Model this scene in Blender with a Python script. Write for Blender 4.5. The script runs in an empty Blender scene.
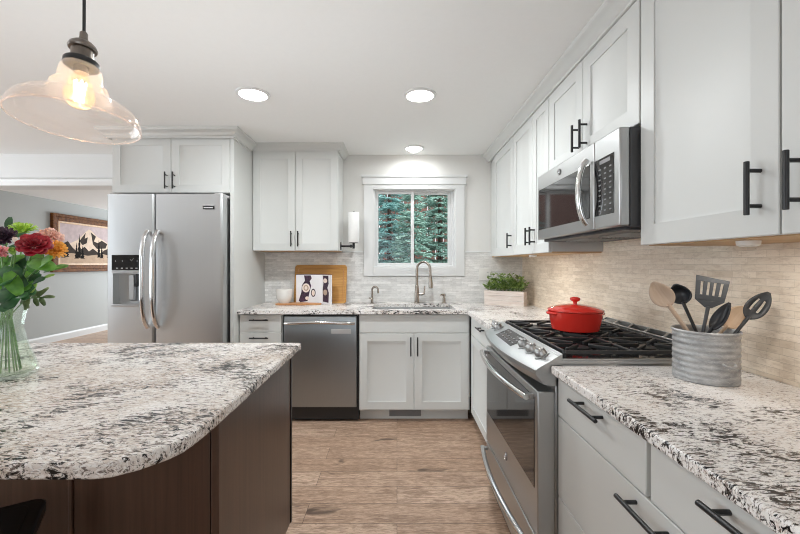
import bpy, bmesh, math, random
from mathutils import Vector, Matrix
R = math.radians
PI = math.pi
C = bpy.context.scene.collection
SC = bpy.context.scene

# ------------------------------------------------------------------ camera, sky, lights, exposure
EYE = 1.27
cam_d = bpy.data.cameras.new('camera')
cam = bpy.data.objects.new('camera', cam_d)
C.objects.link(cam)
cam.location = (0, 0, EYE)
cam.rotation_euler = (R(90), 0, 0)
cam_d.sensor_width = 36
cam_d.lens = 380 * 36 / 800
cam_d.shift_x = 3 / 800
cam_d.shift_y = -3 / 800
cam_d.clip_start = 0.02
SC.camera = cam

world = bpy.data.worlds.new('sky')
SC.world = world
world.use_nodes = True
wn = world.node_tree.nodes
wl = world.node_tree.links
bg = wn['Background']
bg.inputs['Color'].default_value = (0.86, 0.93, 1.0, 1)   # flat overcast sky
bg.inputs['Strength'].default_value = 2.0

SC.view_settings.view_transform = 'Standard'
SC.view_settings.look = 'None'
SC.view_settings.gamma = 1
SC.view_settings.use_curve_mapping = False
SC.view_settings.exposure = 0.42
SC.cycles.use_denoising = True
SC.cycles.max_bounces = 10
SC.cycles.diffuse_bounces = 6
SC.cycles.transparent_max_bounces = 16
SC.cycles.sample_clamp_indirect = 6
SC.cycles.filter_width = 1.05


def area(name, loc, rot, sx, sy, power, col=(1, 1, 1), spread=180):
    d = bpy.data.lights.new(name, 'AREA')
    d.shape = 'RECTANGLE'
    d.size, d.size_y = sx, sy
    d.energy = power
    d.color = col
    d.spread = R(spread)
    o = bpy.data.objects.new(name, d)
    C.objects.link(o)
    o.location = loc
    o.rotation_euler = rot
    return o


DAY = (0.89, 0.96, 1.02)
# daylight from living room windows behind the camera; side and dining fills are added
area('window_light_living', (-0.6, -3.2, 1.55), (R(90), 0, 0), 2.0, 1.1, 5, DAY)
area('side_fill', (-5.5, 1.3, 1.4), (R(90), 0, R(-90)), 2.9, 1.6, 50, DAY)
area('dining_fill', (-4.0, 8.9, 1.4), (R(-90), 0, 0), 2.2, 1.7, 60, DAY)
sun_d = bpy.data.lights.new('sun', 'SUN')
sun_d.energy = 2.4
sun_d.angle = R(3)
sun_d.color = (1, .97, .92)
sun = bpy.data.objects.new('sun', sun_d)
C.objects.link(sun)
sun.rotation_euler = Vector((.80, -.22, .62)).to_track_quat('Z', 'Y').to_euler()
# unseen upward fill lamps, added to brighten the ceiling
area('ceiling_fill', (-0.75, 1.35, 0.98), (R(180), 0, 0), 2.0, 1.6, 4.0, (.89, .96, 1.02), 110)
area('ceiling_fill_living', (-3.4, 0.0, 1.0), (R(180), 0, 0), 1.6, 1.6, 15, (.89, .96, 1.02), 140)


# ------------------------------------------------------------------ materials
def new_mat(name):
    m = bpy.data.materials.new(name)
    m.use_nodes = True
    nt = m.node_tree
    return m, nt, nt.nodes['Principled BSDF']


def N(nt, t, **kw):
    n = nt.nodes.new(t)
    for k, v in kw.items():
        if hasattr(n, k):
            setattr(n, k, v)
        else:
            n.inputs[k.replace('_', ' ')].default_value = v
    return n


def coords(nt, scale=(1, 1, 1), rot=(0, 0, 0), loc=(0, 0, 0), space='Object'):
    tc = nt.nodes.new('ShaderNodeTexCoord')
    mp = nt.nodes.new('ShaderNodeMapping')
    mp.inputs['Scale'].default_value = scale
    mp.inputs['Rotation'].default_value = rot
    mp.inputs['Location'].default_value = loc
    nt.links.new(tc.outputs[space], mp.inputs['Vector'])
    return mp.outputs[0]


def noise(nt, vec, scale, detail=4, rough=0.55, dist=0.0):
    n = nt.nodes.new('ShaderNodeTexNoise')
    n.inputs['Scale'].default_value = scale
    n.inputs['Detail'].default_value = detail
    n.inputs['Roughness'].default_value = rough
    n.inputs['Distortion'].default_value = dist
    nt.links.new(vec, n.inputs['Vector'])
    return n.outputs['Fac']


def ramp(nt, fac, stops, interp='LINEAR'):
    r = nt.nodes.new('ShaderNodeValToRGB')
    r.color_ramp.interpolation = interp
    el = r.color_ramp.elements
    while len(el) < len(stops):
        el.new(0.5)
    for e, (p, c) in zip(el, stops):
        e.position = p
        e.color = (c[0], c[1], c[2], 1) if not isinstance(c, (int, float)) else (c, c, c, 1)
    nt.links.new(fac, r.inputs[0])
    return r.outputs[0]


def mix(nt, fac, a, b, mode='MIX'):
    m = nt.nodes.new('ShaderNodeMix')
    m.data_type = 'RGBA'
    m.blend_type = mode
    for sock, v in ((m.inputs[0], fac), (m.inputs[6], a), (m.inputs[7], b)):
        if hasattr(v, 'links') or hasattr(v, 'is_linked'):
            nt.links.new(v, sock)
        elif isinstance(v, (int, float)):
            sock.default_value = v
        else:
            sock.default_value = (v[0], v[1], v[2], 1)
    return m.outputs[2]


def math_n(nt, op, a, b=0.0):
    m = nt.nodes.new('ShaderNodeMath')
    m.operation = op
    for i, v in enumerate((a, b)):
        if isinstance(v, (int, float)):
            m.inputs[i].default_value = v
        else:
            nt.links.new(v, m.inputs[i])
    return m.outputs[0]


def bump(nt, bs, h, strength=0.2, dist=0.002):
    b = nt.nodes.new('ShaderNodeBump')
    b.inputs['Strength'].default_value = strength
    b.inputs['Distance'].default_value = dist
    nt.links.new(h, b.inputs['Height'])
    nt.links.new(b.outputs[0], bs.inputs['Normal'])


def plain(name, col, rough=0.5, metal=0.0, var=0.04, vscale=30, spec=0.5, bmp=0.0, coat=0.0):
    m, nt, bs = new_mat(name)
    v = coords(nt)
    f = noise(nt, v, vscale, 3)
    a = [max(0, c * (1 - var)) for c in col]
    b = [min(1, c * (1 + var)) for c in col]
    nt.links.new(mix(nt, f, a, b), bs.inputs['Base Color'])
    bs.inputs['Roughness'].default_value = rough
    bs.inputs['Metallic'].default_value = metal
    bs.inputs['Specular IOR Level'].default_value = spec
    bs.inputs['Coat Weight'].default_value = coat
    if bmp:
        bump(nt, bs, noise(nt, v, vscale * 4, 4), bmp, 0.001)
    return m


def steel(name, col, rough, stretch, dev=.05):
    m, nt, bs = new_mat(name)
    v = coords(nt, stretch)
    f = noise(nt, v, 1.0, 3, 0.6)
    nt.links.new(mix(nt, f, [c * (1 - dev) for c in col], [min(1, c * (1 + dev)) for c in col]), bs.inputs['Base Color'])
    bs.inputs['Metallic'].default_value = 1
    r = nt.nodes.new('ShaderNodeMapRange')
    r.inputs['To Min'].default_value = rough - dev * .6
    r.inputs['To Max'].default_value = rough + dev
    nt.links.new(f, r.inputs['Value'])
    nt.links.new(r.outputs[0], bs.inputs['Roughness'])
    return m


def emit(name, col, strength):
    m, nt, bs = new_mat(name)
    bs.inputs['Base Color'].default_value = (*col, 1)
    bs.inputs['Emission Color'].default_value = (*col, 1)
    bs.inputs['Emission Strength'].default_value = strength
    return m


def thin_glass(name, tint, refl=0.9, rough=0.02, edge=0.35, film=0.0, base=0.035):
    m = bpy.data.materials.new(name)
    m.use_nodes = True
    nt = m.node_tree
    nt.nodes.clear()
    out = nt.nodes.new('ShaderNodeOutputMaterial')
    tr = nt.nodes.new('ShaderNodeBsdfTransparent')
    gl = nt.nodes.new('ShaderNodeBsdfGlossy')
    gl.inputs['Roughness'].default_value = rough
    gl.inputs['Color'].default_value = (refl, refl, refl, 1)
    lw = nt.nodes.new('ShaderNodeLayerWeight')
    lw.inputs['Blend'].default_value = 0.5
    f = lw.outputs['Facing']
    nt.links.new(ramp(nt, f, [(0.0, tint), (0.6, tint), (1.0, [t ** 1.6 for t in tint])]), tr.inputs['Color'])
    fac = math_n(nt, 'ADD', base, math_n(nt, 'MULTIPLY', math_n(nt, 'POWER', f, 3.5), edge))
    ms = nt.nodes.new('ShaderNodeMixShader')
    nt.links.new(fac, ms.inputs[0])
    nt.links.new(tr.outputs[0], ms.inputs[1])
    nt.links.new(gl.outputs[0], ms.inputs[2])
    last = ms.outputs[0]
    if film:
        df = nt.nodes.new('ShaderNodeBsdfDiffuse')
        tl = nt.nodes.new('ShaderNodeBsdfTranslucent')
        for q in (df, tl):
            q.inputs['Color'].default_value = (*[min(1, t) for t in tint], 1)
        m1 = nt.nodes.new('ShaderNodeMixShader')
        m1.inputs[0].default_value = 0.5
        nt.links.new(df.outputs[0], m1.inputs[1])
        nt.links.new(tl.outputs[0], m1.inputs[2])
        m2 = nt.nodes.new('ShaderNodeMixShader')
        m2.inputs[0].default_value = film
        nt.links.new(last, m2.inputs[1])
        nt.links.new(m1.outputs[0], m2.inputs[2])
        last = m2.outputs[0]
    nt.links.new(last, out.inputs[0])
    return m


def granite(name, rot, seed, lift=0.0, edge=(0.56, 0.46, 0.39)):
    m, nt, bs = new_mat(name)
    v0 = coords(nt, (1, 1, 1), (0, 0, rot), (seed, seed * 0.7, 0))
    vs = coords(nt, (1.0, 3.0, 2.0), (0, 0, rot), (seed, seed * 0.7, 0))
    cloud = noise(nt, v0, 3.8, 5, 0.62, 0.6)
    streak = noise(nt, vs, 30, 7, 0.70, 1.0)
    fine = noise(nt, vs, 64, 6, 0.75, 0.6)
    speck = noise(nt, v0, 150, 3, 0.7)
    dens = math_n(nt, 'SUBTRACT', cloud, 0.5)
    base = mix(nt, ramp(nt, noise(nt, v0, 5, 5, 0.6, 0.5), [(0.38, 0), (0.60, 1)]), edge, (0.78, 0.735, 0.70))
    base = mix(nt, ramp(nt, fine, [(0.48 - lift, 0), (0.56 - lift, 0.8)]), base, (0.90, 0.885, 0.87))
    t1 = math_n(nt, 'ADD', noise(nt, vs, 46, 6, 0.72, 0.8), math_n(nt, 'MULTIPLY', dens, 0.30))
    base = mix(nt, ramp(nt, t1, [(0.425 - lift * .3, 0.92), (0.465 - lift * .3, 0)]), base, (0.13, 0.095, 0.078))
    t2 = math_n(nt, 'ADD', streak, math_n(nt, 'MULTIPLY', dens, 0.62))
    base = mix(nt, ramp(nt, t2, [(0.405 - lift * .2, 1), (0.435 - lift * .2, 0)]), base, (0.012, 0.011, 0.011))
    base = mix(nt, ramp(nt, speck, [(0.33, 0.85), (0.39, 0)]), base, (0.05, 0.04, 0.035))
    nt.links.new(base, bs.inputs['Base Color'])
    bs.inputs['Roughness'].default_value = 0.24
    bs.inputs['Specular IOR Level'].default_value = 0.30
    return m


def stone_tile(name, swap, cols):
    m, nt, bs = new_mat(name)
    tc = nt.nodes.new('ShaderNodeTexCoord')
    sp = nt.nodes.new('ShaderNodeSeparateXYZ')
    nt.links.new(tc.outputs['Object'], sp.inputs[0])
    cb = nt.nodes.new('ShaderNodeCombineXYZ')
    nt.links.new(sp.outputs[1 if swap else 0], cb.inputs[0])
    nt.links.new(sp.outputs[2], cb.inputs[1])

    def brick(w, h, off):
        b = nt.nodes.new('ShaderNodeTexBrick')
        b.offset = off
        b.inputs['Scale'].default_value = 1
        b.inputs['Brick Width'].default_value = w
        b.inputs['Row Height'].default_value = h
        b.inputs['Mortar Size'].default_value = 0.0007
        b.inputs['Mortar Smooth'].default_value = 0.3
        b.inputs['Bias'].default_value = 0.0
        b.inputs['Color1'].default_value = (*cols[0], 1)
        b.inputs['Color2'].default_value = (*cols[1], 1)
        b.inputs['Mortar'].default_value = (*[c * 0.78 for c in cols[0]], 1)
        nt.links.new(cb.outputs[0], b.inputs['Vector'])
        return b
    b1 = brick(0.170, 0.0235, 0.37)
    b2 = brick(0.088, 0.0235, 0.61)
    vs = coords(nt, (5, 5, 17))
    veins = noise(nt, vs, 4, 7, 0.75, 0.6)
    col = mix(nt, 0.5, b1.outputs['Color'], b2.outputs['Color'])
    col = mix(nt, ramp(nt, veins, [(0.34, 0.6), (0.52, 0)]), col, cols[2])
    col = mix(nt, ramp(nt, veins, [(0.56, 0), (0.72, 0.35)]), col, [min(1, c * 1.12) for c in cols[1]])
    pits = noise(nt, coords(nt, (1, 1, 2.6)), 80, 4, 0.72)
    col = mix(nt, ramp(nt, pits, [(0.29, 0.7), (0.36, 0)]), col, [c * 0.42 for c in cols[2]])
    nt.links.new(col, bs.inputs['Base Color'])
    bs.inputs['Roughness'].default_value = 0.5
    h = math_n(nt, 'ADD', math_n(nt, 'SUBTRACT', 1.0, b1.outputs['Fac']), math_n(nt, 'MULTIPLY', veins, 0.8))
    bump(nt, bs, h, 0.22, 0.002)
    return m


def wood_floor(name):
    m, nt, bs = new_mat(name)
    v = coords(nt)
    b = nt.nodes.new('ShaderNodeTexBrick')
    b.offset = 0.38
    for k, val in (('Scale', 1), ('Brick Width', 1.22), ('Row Height', 0.155), ('Mortar Size', 0.0012), ('Mortar Smooth', 0.2), ('Bias', 0.0)):
        b.inputs[k].default_value = val
    b.inputs['Color1'].default_value = (0, 0, 0, 1)
    b.inputs['Color2'].default_value = (1, 1, 1, 1)
    b.inputs['Mortar'].default_value = (0.5, 0.5, 0.5, 1)
    nt.links.new(v, b.inputs['Vector'])
    # shift the grain for every plank
    off = nt.nodes.new('ShaderNodeVectorMath')
    off.operation = 'MULTIPLY_ADD'
    nt.links.new(b.outputs['Color'], off.inputs[0])
    off.inputs[1].default_value = (7.3, 3.1, 0)
    sc = coords(nt, (1.0, 9.0, 1))
    nt.links.new(sc, off.inputs[2])
    g = noise(nt, off.outputs[0], 3.2, 8, 0.66, 1.4)
    g2 = noise(nt, off.outputs[0], 22, 6, 0.75, 0.5)
    off2 = nt.nodes.new('ShaderNodeVectorMath')
    off2.operation = 'MULTIPLY_ADD'
    nt.links.new(b.outputs['Color'], off2.inputs[0])
    off2.inputs[1].default_value = (5.1, 9.7, 0)
    nt.links.new(coords(nt, (1.0, 3.0, 1)), off2.inputs[2])
    knots = noise(nt, off2.outputs[0], 2.3, 3, 0.5, 0.8)
    tone = mix(nt, b.outputs['Color'], (0.48, 0.315, 0.215), (0.68, 0.49, 0.365))
    col = mix(nt, ramp(nt, g, [(0.40, 0.85), (0.54, 0)]), tone, (0.26, 0.155, 0.10))
    col = mix(nt, ramp(nt, g2, [(0.40, 0.8), (0.52, 0)]), col, (0.21, 0.125, 0.082))
    col = mix(nt, ramp(nt, g2, [(0.50, 0), (0.66, 0.6)]), col, (0.66, 0.50, 0.38))
    col = mix(nt, ramp(nt, knots, [(0.28, 0.85), (0.35, 0)]), col, (0.07, 0.04, 0.028))
    col = mix(nt, b.outputs['Fac'], col, (0.06, 0.035, 0.025))
    nt.links.new(col, bs.inputs['Base Color'])
    bs.inputs['Roughness'].default_value = 0.42
    bump(nt, bs, math_n(nt, 'SUBTRACT', math_n(nt, 'MULTIPLY', g2, 0.3), b.outputs['Fac']), 0.25, 0.002)
    return m


def wood(name, a, b, scale=(40, 3, 40), rough=0.45, ns=1.0, spec=0.5):
    m, nt, bs = new_mat(name)
    v = coords(nt, scale)
    f = noise(nt, v, ns, 6, 0.6, 0.6)
    nt.links.new(ramp(nt, f, [(0.3, a), (0.7, b)]), bs.inputs['Base Color'])
    bs.inputs['Roughness'].default_value = rough
    bs.inputs['Specular IOR Level'].default_value = spec
    return m


def leafy(name, a, b, scale=25, rough=0.5, trans=0.0):
    m, nt, bs = new_mat(name)
    f = noise(nt, coords(nt), scale, 3)
    nt.links.new(ramp(nt, f, [(0.32, a), (0.68, b)]), bs.inputs['Base Color'])
    bs.inputs['Roughness'].default_value = rough
    return m


M = {}
M['white'] = plain('white_cabinet_paint', (0.645, 0.655, 0.64), 0.42, spec=0.4, var=0.01, vscale=6)
M['trim'] = plain('white_trim_paint', (0.72, 0.725, 0.72), 0.35, var=0.01, vscale=6)
M['ceiling'] = plain('ceiling_paint', (0.85, 0.855, 0.845), 0.9, var=0.015, vscale=40, bmp=0.25)
M['wall'] = plain('warm_white_wall_paint', (0.74, 0.73, 0.705), 0.8, var=0.015, vscale=30, bmp=0.1)
M['greywall'] = plain('grey_wall_paint', (0.44, 0.455, 0.445), 0.8, var=0.015, vscale=30, bmp=0.1)
M['steel'] = steel('brushed_steel', (0.52, 0.52, 0.525), 0.30, (2, 2, 260), .02)
M['steelv'] = steel('brushed_steel_upright', (0.60, 0.61, 0.615), 0.33, (160, 160, 1.2), .02)
M['steel_range'] = steel('brushed_steel_range', (0.47, 0.475, 0.475), 0.36, (3, 3, 300), .015)
M['steel_dw'] = steel('brushed_steel_dishwasher', (0.36, 0.385, 0.40), 0.36, (120, 120, 1.0), .03)
M['chrome'] = steel('polished_steel', (0.72, 0.72, 0.72), 0.12, (9, 9, 9))
M['nickel'] = steel('brushed_nickel', (0.40, 0.355, 0.31), 0.22, (60, 60, 60))
M['black'] = plain('black_plastic', (0.015, 0.015, 0.016), 0.35)
M['blackmetal'] = plain('black_metal', (0.010, 0.010, 0.011), 0.36, spec=0.5)
M['iron'] = plain('cast_iron', (0.025, 0.025, 0.026), 0.42, bmp=0.2, vscale=80)
M['enamel'] = plain('black_enamel', (0.02, 0.02, 0.021), 0.12)
M['darkgrey'] = plain('dark_grey_metal', (0.055, 0.055, 0.058), 0.45)
M['blackglass'] = plain('black_glass', (0.012, 0.012, 0.013), 0.05, spec=0.8)
M['granite'] = granite('granite_island', R(18), 2.3)
M['granite_k'] = granite('granite_counter', R(-20), 7.9, 0.075)
M['tile_back'] = stone_tile('travertine_strips_back', False, [(0.64, 0.635, 0.62), (0.92, 0.91, 0.89), (0.52, 0.51, 0.495)])  # greyer copy of the strip stone, with cool window light put into its colour
M['tile_right'] = stone_tile('travertine_strips_right', True, [(0.74, 0.615, 0.475), (0.96, 0.84, 0.70), (0.58, 0.455, 0.33)])
M['floor'] = wood_floor('oak_planks')
M['espresso'] = wood('espresso_stained_wood', (0.058, 0.029, 0.018), (0.092, 0.047, 0.030), (60, 60, 2.0), 0.30)
M['board'] = wood('bamboo_board', (0.47, 0.215, 0.045), (0.64, 0.34, 0.09), (4, 40, 60), 0.45)
M['board_light'] = wood('acacia_board', (0.45, 0.19, 0.07), (0.64, 0.33, 0.14), (4, 60, 40), 0.4)
M['maple'] = wood('bare_maple', (0.50, 0.31, 0.16), (0.60, 0.40, 0.22), (30, 3, 30), 0.6)
M['spoonwood'] = wood('beech_spoon', (0.52, 0.35, 0.22), (0.66, 0.48, 0.33), (30, 30, 4), 0.55)
M['graywood'] = wood('weathered_spoon_wood', (0.40, 0.29, 0.21), (0.56, 0.43, 0.33), (40, 40, 4), 0.6)
M['whitewash'] = wood('whitewashed_wood', (0.62, 0.51, 0.45), (0.84, 0.78, 0.73), (6, 60, 60), 0.7)
M['nylon'] = plain('grey_nylon', (0.040, 0.041, 0.043), 0.5)
M['nylon_dark'] = plain('black_nylon', (0.012, 0.013, 0.016), 0.35)
M['ceramic'] = plain('white_ceramic', (0.82, 0.80, 0.77), 0.15)
M['paper'] = plain('white_paper', (0.84, 0.84, 0.83), 0.9, bmp=0.15, vscale=40)
M['page'] = plain('printed_page', (0.82, 0.80, 0.82), 0.5)
M['red'] = plain('red_enamel', (0.70, 0.035, 0.024), 0.14, var=0.06, vscale=10, coat=0.5)
M['plate'] = plain('white_plastic_plate', (0.80, 0.79, 0.76), 0.35)
M['lightgrey'] = plain('light_grey_print', (0.58, 0.58, 0.58), 0.4)
M['greyprint'] = plain('dim_grey_print', (0.22, 0.22, 0.225), 0.4)
M['bronze'] = steel('aged_bronze', (0.20, 0.175, 0.155), 0.30, (30, 30, 8))
M['shade'] = thin_glass('rosy_clear_glass', (0.975, 0.925, 0.90), 1.0, 0.04, 0.85, 0.10)
M['pane'] = thin_glass('window_glass', (0.97, 0.98, 0.98), 0.9, 0.01, 0.3, 0.0, 0.012)
M['vase'] = thin_glass('vase_glass', (0.955, 0.985, 0.96), 1.0, 0.03, 0.5, 0.03)
M['water'] = thin_glass('water', (0.965, 0.975, 0.94), 0.8, 0.02, 0.2)
M['bulbglass'] = thin_glass('amber_bulb_glass', (1.0, 0.90, 0.74), 1.0, 0.02, 0.35, 0.03)
M['filament'] = emit('glowing_filament', (1.0, 0.84, 0.62), 40)
M['lens'] = emit('lit_lens', (1.0, 0.98, 0.94), 9)
M['leaf'] = leafy('green_leaf', (0.05, 0.19, 0.025), (0.16, 0.40, 0.05))
M['leaf_dark'] = leafy('dark_green_leaf', (0.012, 0.06, 0.02), (0.04, 0.16, 0.04))
M['leaf_lime'] = leafy('lime_leaf', (0.22, 0.42, 0.06), (0.40, 0.58, 0.12))
M['leaf_sage'] = leafy('sage_leaf', (0.10, 0.15, 0.07), (0.24, 0.30, 0.15))
M['stem'] = leafy('green_stem', (0.07, 0.17, 0.04), (0.16, 0.30, 0.08))
M['rose'] = leafy('rose_petal', (0.20, 0.001, 0.008), (0.40, 0.004, 0.022), 40)
M['orange'] = leafy('orange_petal', (0.85, 0.33, 0.03), (0.95, 0.52, 0.10), 60)
M['pink'] = leafy('pink_petal', (0.86, 0.46, 0.38), (0.95, 0.68, 0.58), 60)
M['hotpink'] = leafy('rosy_petal', (0.80, 0.25, 0.30), (0.93, 0.50, 0.50), 60)
M['limepetal'] = leafy('lime_petal', (0.26, 0.50, 0.03), (0.50, 0.72, 0.10), 60)
M['plum'] = leafy('plum_petal', (0.018, 0.008, 0.018), (0.08, 0.03, 0.07), 60)
M['cream'] = leafy('cream_petal', (0.80, 0.66, 0.58), (0.92, 0.82, 0.75), 60)
M['herb'] = leafy('herb_leaf', (0.07, 0.17, 0.02), (0.45, 0.58, 0.18), 45)
M['soil'] = plain('soil', (0.04, 0.028, 0.02), 0.9)
M['spruce'] = leafy('blue_spruce_needles', (0.06, 0.19, 0.18), (0.32, 0.56, 0.52), 7)
M['spruce_green'] = leafy('green_spruce_needles', (0.08, 0.18, 0.14), (0.33, 0.50, 0.41), 7)
M['bark'] = plain('bark', (0.10, 0.06, 0.045), 0.9, var=0.3)
M['fence'] = wood('red_brown_fence', (0.13, 0.06, 0.045), (0.25, 0.125, 0.095), (14, 14, 1.5), 0.8)
M['ground'] = plain('garden_soil', (0.14, 0.10, 0.07), 0.95, var=0.3)
M['gilt'] = wood('carved_gilt_frame', (0.05, 0.016, 0.006), (0.25, 0.10, 0.028), (26, 26, 26), 0.6, 1.0, 0.2)
M['giltlight'] = wood('light_gilt', (0.50, 0.30, 0.15), (0.68, 0.46, 0.28), (20, 20, 20), 0.4)
for k_, c_ in (('sky', (0.55, 0.45, 0.45)), ('snow', (0.74, 0.60, 0.48)), ('rock', (0.06, 0.048, 0.042)), ('ground', (0.50, 0.37, 0.27)), ('pine', (0.014, 0.013, 0.012))):
    M['art_' + k_] = plain('painted_' + k_, c_, 0.9, var=0.25, vscale=14, spec=0.1)


def galv():
    m, nt, bs = new_mat('galvanized_tin')
    v = coords(nt, (1, 1, 3))
    f = noise(nt, v, 22, 6, 0.7, 0.3)
    g = noise(nt, v, 120, 3, 0.7)
    c = ramp(nt, f, [(0.3, (0.24, 0.245, 0.25)), (0.52, (0.40, 0.40, 0.40)), (0.72, (0.58, 0.575, 0.56))])
    c = mix(nt, ramp(nt, g, [(0.58, 0), (0.70, 0.5)]), c, (0.75, 0.74, 0.72))
    nt.links.new(c, bs.inputs['Base Color'])
    bs.inputs['Metallic'].default_value = 0.35
    bs.inputs['Roughness'].default_value = 0.5
    return m


M['galv'] = galv()


# ------------------------------------------------------------------ mesh helpers
class MB:
    def __init__(self):
        self.v = []
        self.f = []

    def add(self, vs, fs):
        o = len(self.v)
        self.v += [tuple(p) for p in vs]
        self.f += [tuple(i + o for i in f) for f in fs]
        return self

    def box(self, x0, y0, z0, x1, y1, z1):
        x0, x1 = min(x0, x1), max(x0, x1)
        y0, y1 = min(y0, y1), max(y0, y1)
        z0, z1 = min(z0, z1), max(z0, z1)
        vs = [(x, y, z) for z in (z0, z1) for y in (y0, y1) for x in (x0, x1)]
        return self.add(vs, [(0, 2, 3, 1), (4, 5, 7, 6), (0, 1, 5, 4), (2, 6, 7, 3), (0, 4, 6, 2), (1, 3, 7, 5)])

    def bar(self, p0, p1, w, h, up=(0, 0, 1)):
        p0, p1 = Vector(p0), Vector(p1)
        d = (p1 - p0).normalized()
        s = d.cross(Vector(up)).normalized()
        u = s.cross(d)
        vs = []
        for p in (p0, p1):
            for a, b in ((-1, -1), (1, -1), (1, 1), (-1, 1)):
                vs.append(p + s * a * w / 2 + u * b * h / 2)
        return self.add(vs, [(3, 2, 1, 0), (4, 5, 6, 7), (0, 1, 5, 4), (1, 2, 6, 5), (2, 3, 7, 6), (3, 0, 4, 7)])

    def tube(self, pts, r, n=10, caps=True, flat=1.0, ref=(0, 0, 1)):
        pts = [Vector(p) for p in pts]
        k = len(pts)
        rs = r if isinstance(r, (list, tuple)) else [r] * k
        vs = []
        prev = None
        for i, p in enumerate(pts):
            d = (pts[min(i + 1, k - 1)] - pts[max(i - 1, 0)]).normalized()
            if prev is None:
                a = Vector(ref)
                if abs(a.dot(d)) > 0.95:
                    a = Vector((1, 0, 0)) if abs(d.x) < 0.9 else Vector((0, 1, 0))
                s = d.cross(a).normalized()
            else:
                s = (prev - d * prev.dot(d)).normalized()
            prev = s
            u = s.cross(d)
            for j in range(n):
                t = 2 * PI * j / n
                vs.append(p + (s * math.cos(t) + u * math.sin(t) * flat) * rs[i])
        fs = []
        for i in range(k - 1):
            for j in range(n):
                a, b = i * n + j, i * n + (j + 1) % n
                fs.append((a, a + n, b + n, b))
        if caps:
            fs.append(tuple(range(n)))
            fs.append(tuple(reversed(range((k - 1) * n, k * n))))
        return self.add(vs, fs)

    def lathe(self, prof, n=32, c=(0, 0, 0), close=False, sx=1.0, sy=1.0):
        vs, fs = [], []
        k = len(prof)
        for r, z in prof:
            for j in range(n):
                t = 2 * PI * j / n
                vs.append((c[0] + r * math.cos(t) * sx, c[1] + r * math.sin(t) * sy, c[2] + z))
        rng = k if close else k - 1
        for i in range(rng):
            for j in range(n):
                a, b = i * n + j, i * n + (j + 1) % n
                a2, b2 = ((i + 1) % k) * n + j, ((i + 1) % k) * n + (j + 1) % n
                fs.append((a, b, b2, a2))
        return self.add(vs, fs)

    def solid(self, prof, n=32, c=(0, 0, 0)):
        """lathe with end caps"""
        o = len(self.v)
        self.lathe(prof, n, c)
        k = len(prof)
        self.f.append(tuple(o + j for j in reversed(range(n))))
        self.f.append(tuple(o + (k - 1) * n + j for j in range(n)))
        return self

    def prism(self, poly, a0, a1, axis='z'):
        """poly: 2D points; extruded along axis. axis z: (x,y); y: (x,z); x: (y,z)"""
        def P(p, a):
            return {'z': (p[0], p[1], a), 'y': (p[0], a, p[1]), 'x': (a, p[0], p[1])}[axis]
        n = len(poly)
        vs = [P(p, a0) for p in poly] + [P(p, a1) for p in poly]
        fs = [tuple(reversed(range(n))), tuple(range(n, 2 * n))]
        fs += [(i, (i + 1) % n, n + (i + 1) % n, n + i) for i in range(n)]
        return self.add(vs, fs)

    def molding(self, path, prof, z0=0.0):
        """sweep a closed profile (out, z) along an XY polyline with mitred corners; out is to the right of travel"""
        k = len(path)
        P = [Vector((p[0], p[1])) for p in path]
        rows = []
        for i in range(k):
            ns = []
            if i > 0:
                d = (P[i] - P[i - 1]).normalized()
                ns.append(Vector((d.y, -d.x)))
            if i < k - 1:
                d = (P[i + 1] - P[i]).normalized()
                ns.append(Vector((d.y, -d.x)))
            if len(ns) == 2:
                m = (ns[0] + ns[1]).normalized()
                m /= max(0.2, m.dot(ns[0]))
            else:
                m = ns[0]
            rows.append([(P[i].x + m.x * o, P[i].y + m.y * o, z0 + z) for o, z in prof])
        n = len(prof)
        vs = [p for r in rows for p in r]
        fs = []
        for i in range(k - 1):
            for j in range(n):
                a, b = i * n + j, i * n + (j + 1) % n
                fs.append((a, b, b + n, a + n))
        fs.append(tuple(reversed(range(n))))
        fs.append(tuple(range((k - 1) * n, k * n)))
        return self.add(vs, fs)

    def build(self, name, mat, parent=None, bevel=0.0, smooth=40, seg=2, recalc=True):
        me = bpy.data.meshes.new(name)
        me.from_pydata(self.v, [], self.f)
        if recalc:
            bm = bmesh.new()
            bm.from_mesh(me)
            bmesh.ops.recalc_face_normals(bm, faces=bm.faces)
            bm.to_mesh(me)
            bm.free()
        me.materials.append(M[mat] if isinstance(mat, str) else mat)
        if smooth:
            for p in me.polygons:
                p.use_smooth = True
            me.set_sharp_from_angle(angle=R(smooth))
        o = bpy.data.objects.new(name, me)
        C.objects.link(o)
        if parent is not None:
            o.parent = parent
        if bevel:
            b = o.modifiers.new('edge', 'BEVEL')
            b.width = bevel
            b.segments = seg
            b.limit_method = 'ANGLE'
            b.angle_limit = R(35)
            b.harden_normals = False
        return o


def tag(o, label, cat, group=None):
    o['label'] = label
    o['category'] = cat
    if group:
        o['group'] = group
    return o


def thing(name, label, cat, loc=(0, 0, 0), rz=0.0, group=None):
    o = bpy.data.objects.new(name, None)
    o.empty_display_size = 0.05
    C.objects.link(o)
    o.location = loc
    o.rotation_euler = (0, 0, rz)
    return tag(o, label, cat, group)


def struct(name, mb, mat, parent=None, **kw):
    o = mb.build(name, mat, parent, **kw)
    if parent is None:
        o['kind'] = 'structure'
    return o


def copy_tree(o, parent=None):
    c = o.copy()
    C.objects.link(c)
    if parent is not None:
        c.parent = parent
    for ch in list(o.children):
        copy_tree(ch, c)
    return c


def arc(c, r, a0, a1, n, plane='xz'):
    out = []
    for i in range(n + 1):
        t = R(a0 + (a1 - a0) * i / n)
        p = (r * math.cos(t), r * math.sin(t))
        if plane == 'xz':
            out.append((c[0] + p[0], c[1], c[2] + p[1]))
        else:
            out.append((c[0] + p[0], c[1] + p[1], c[2]))
    return out


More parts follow.
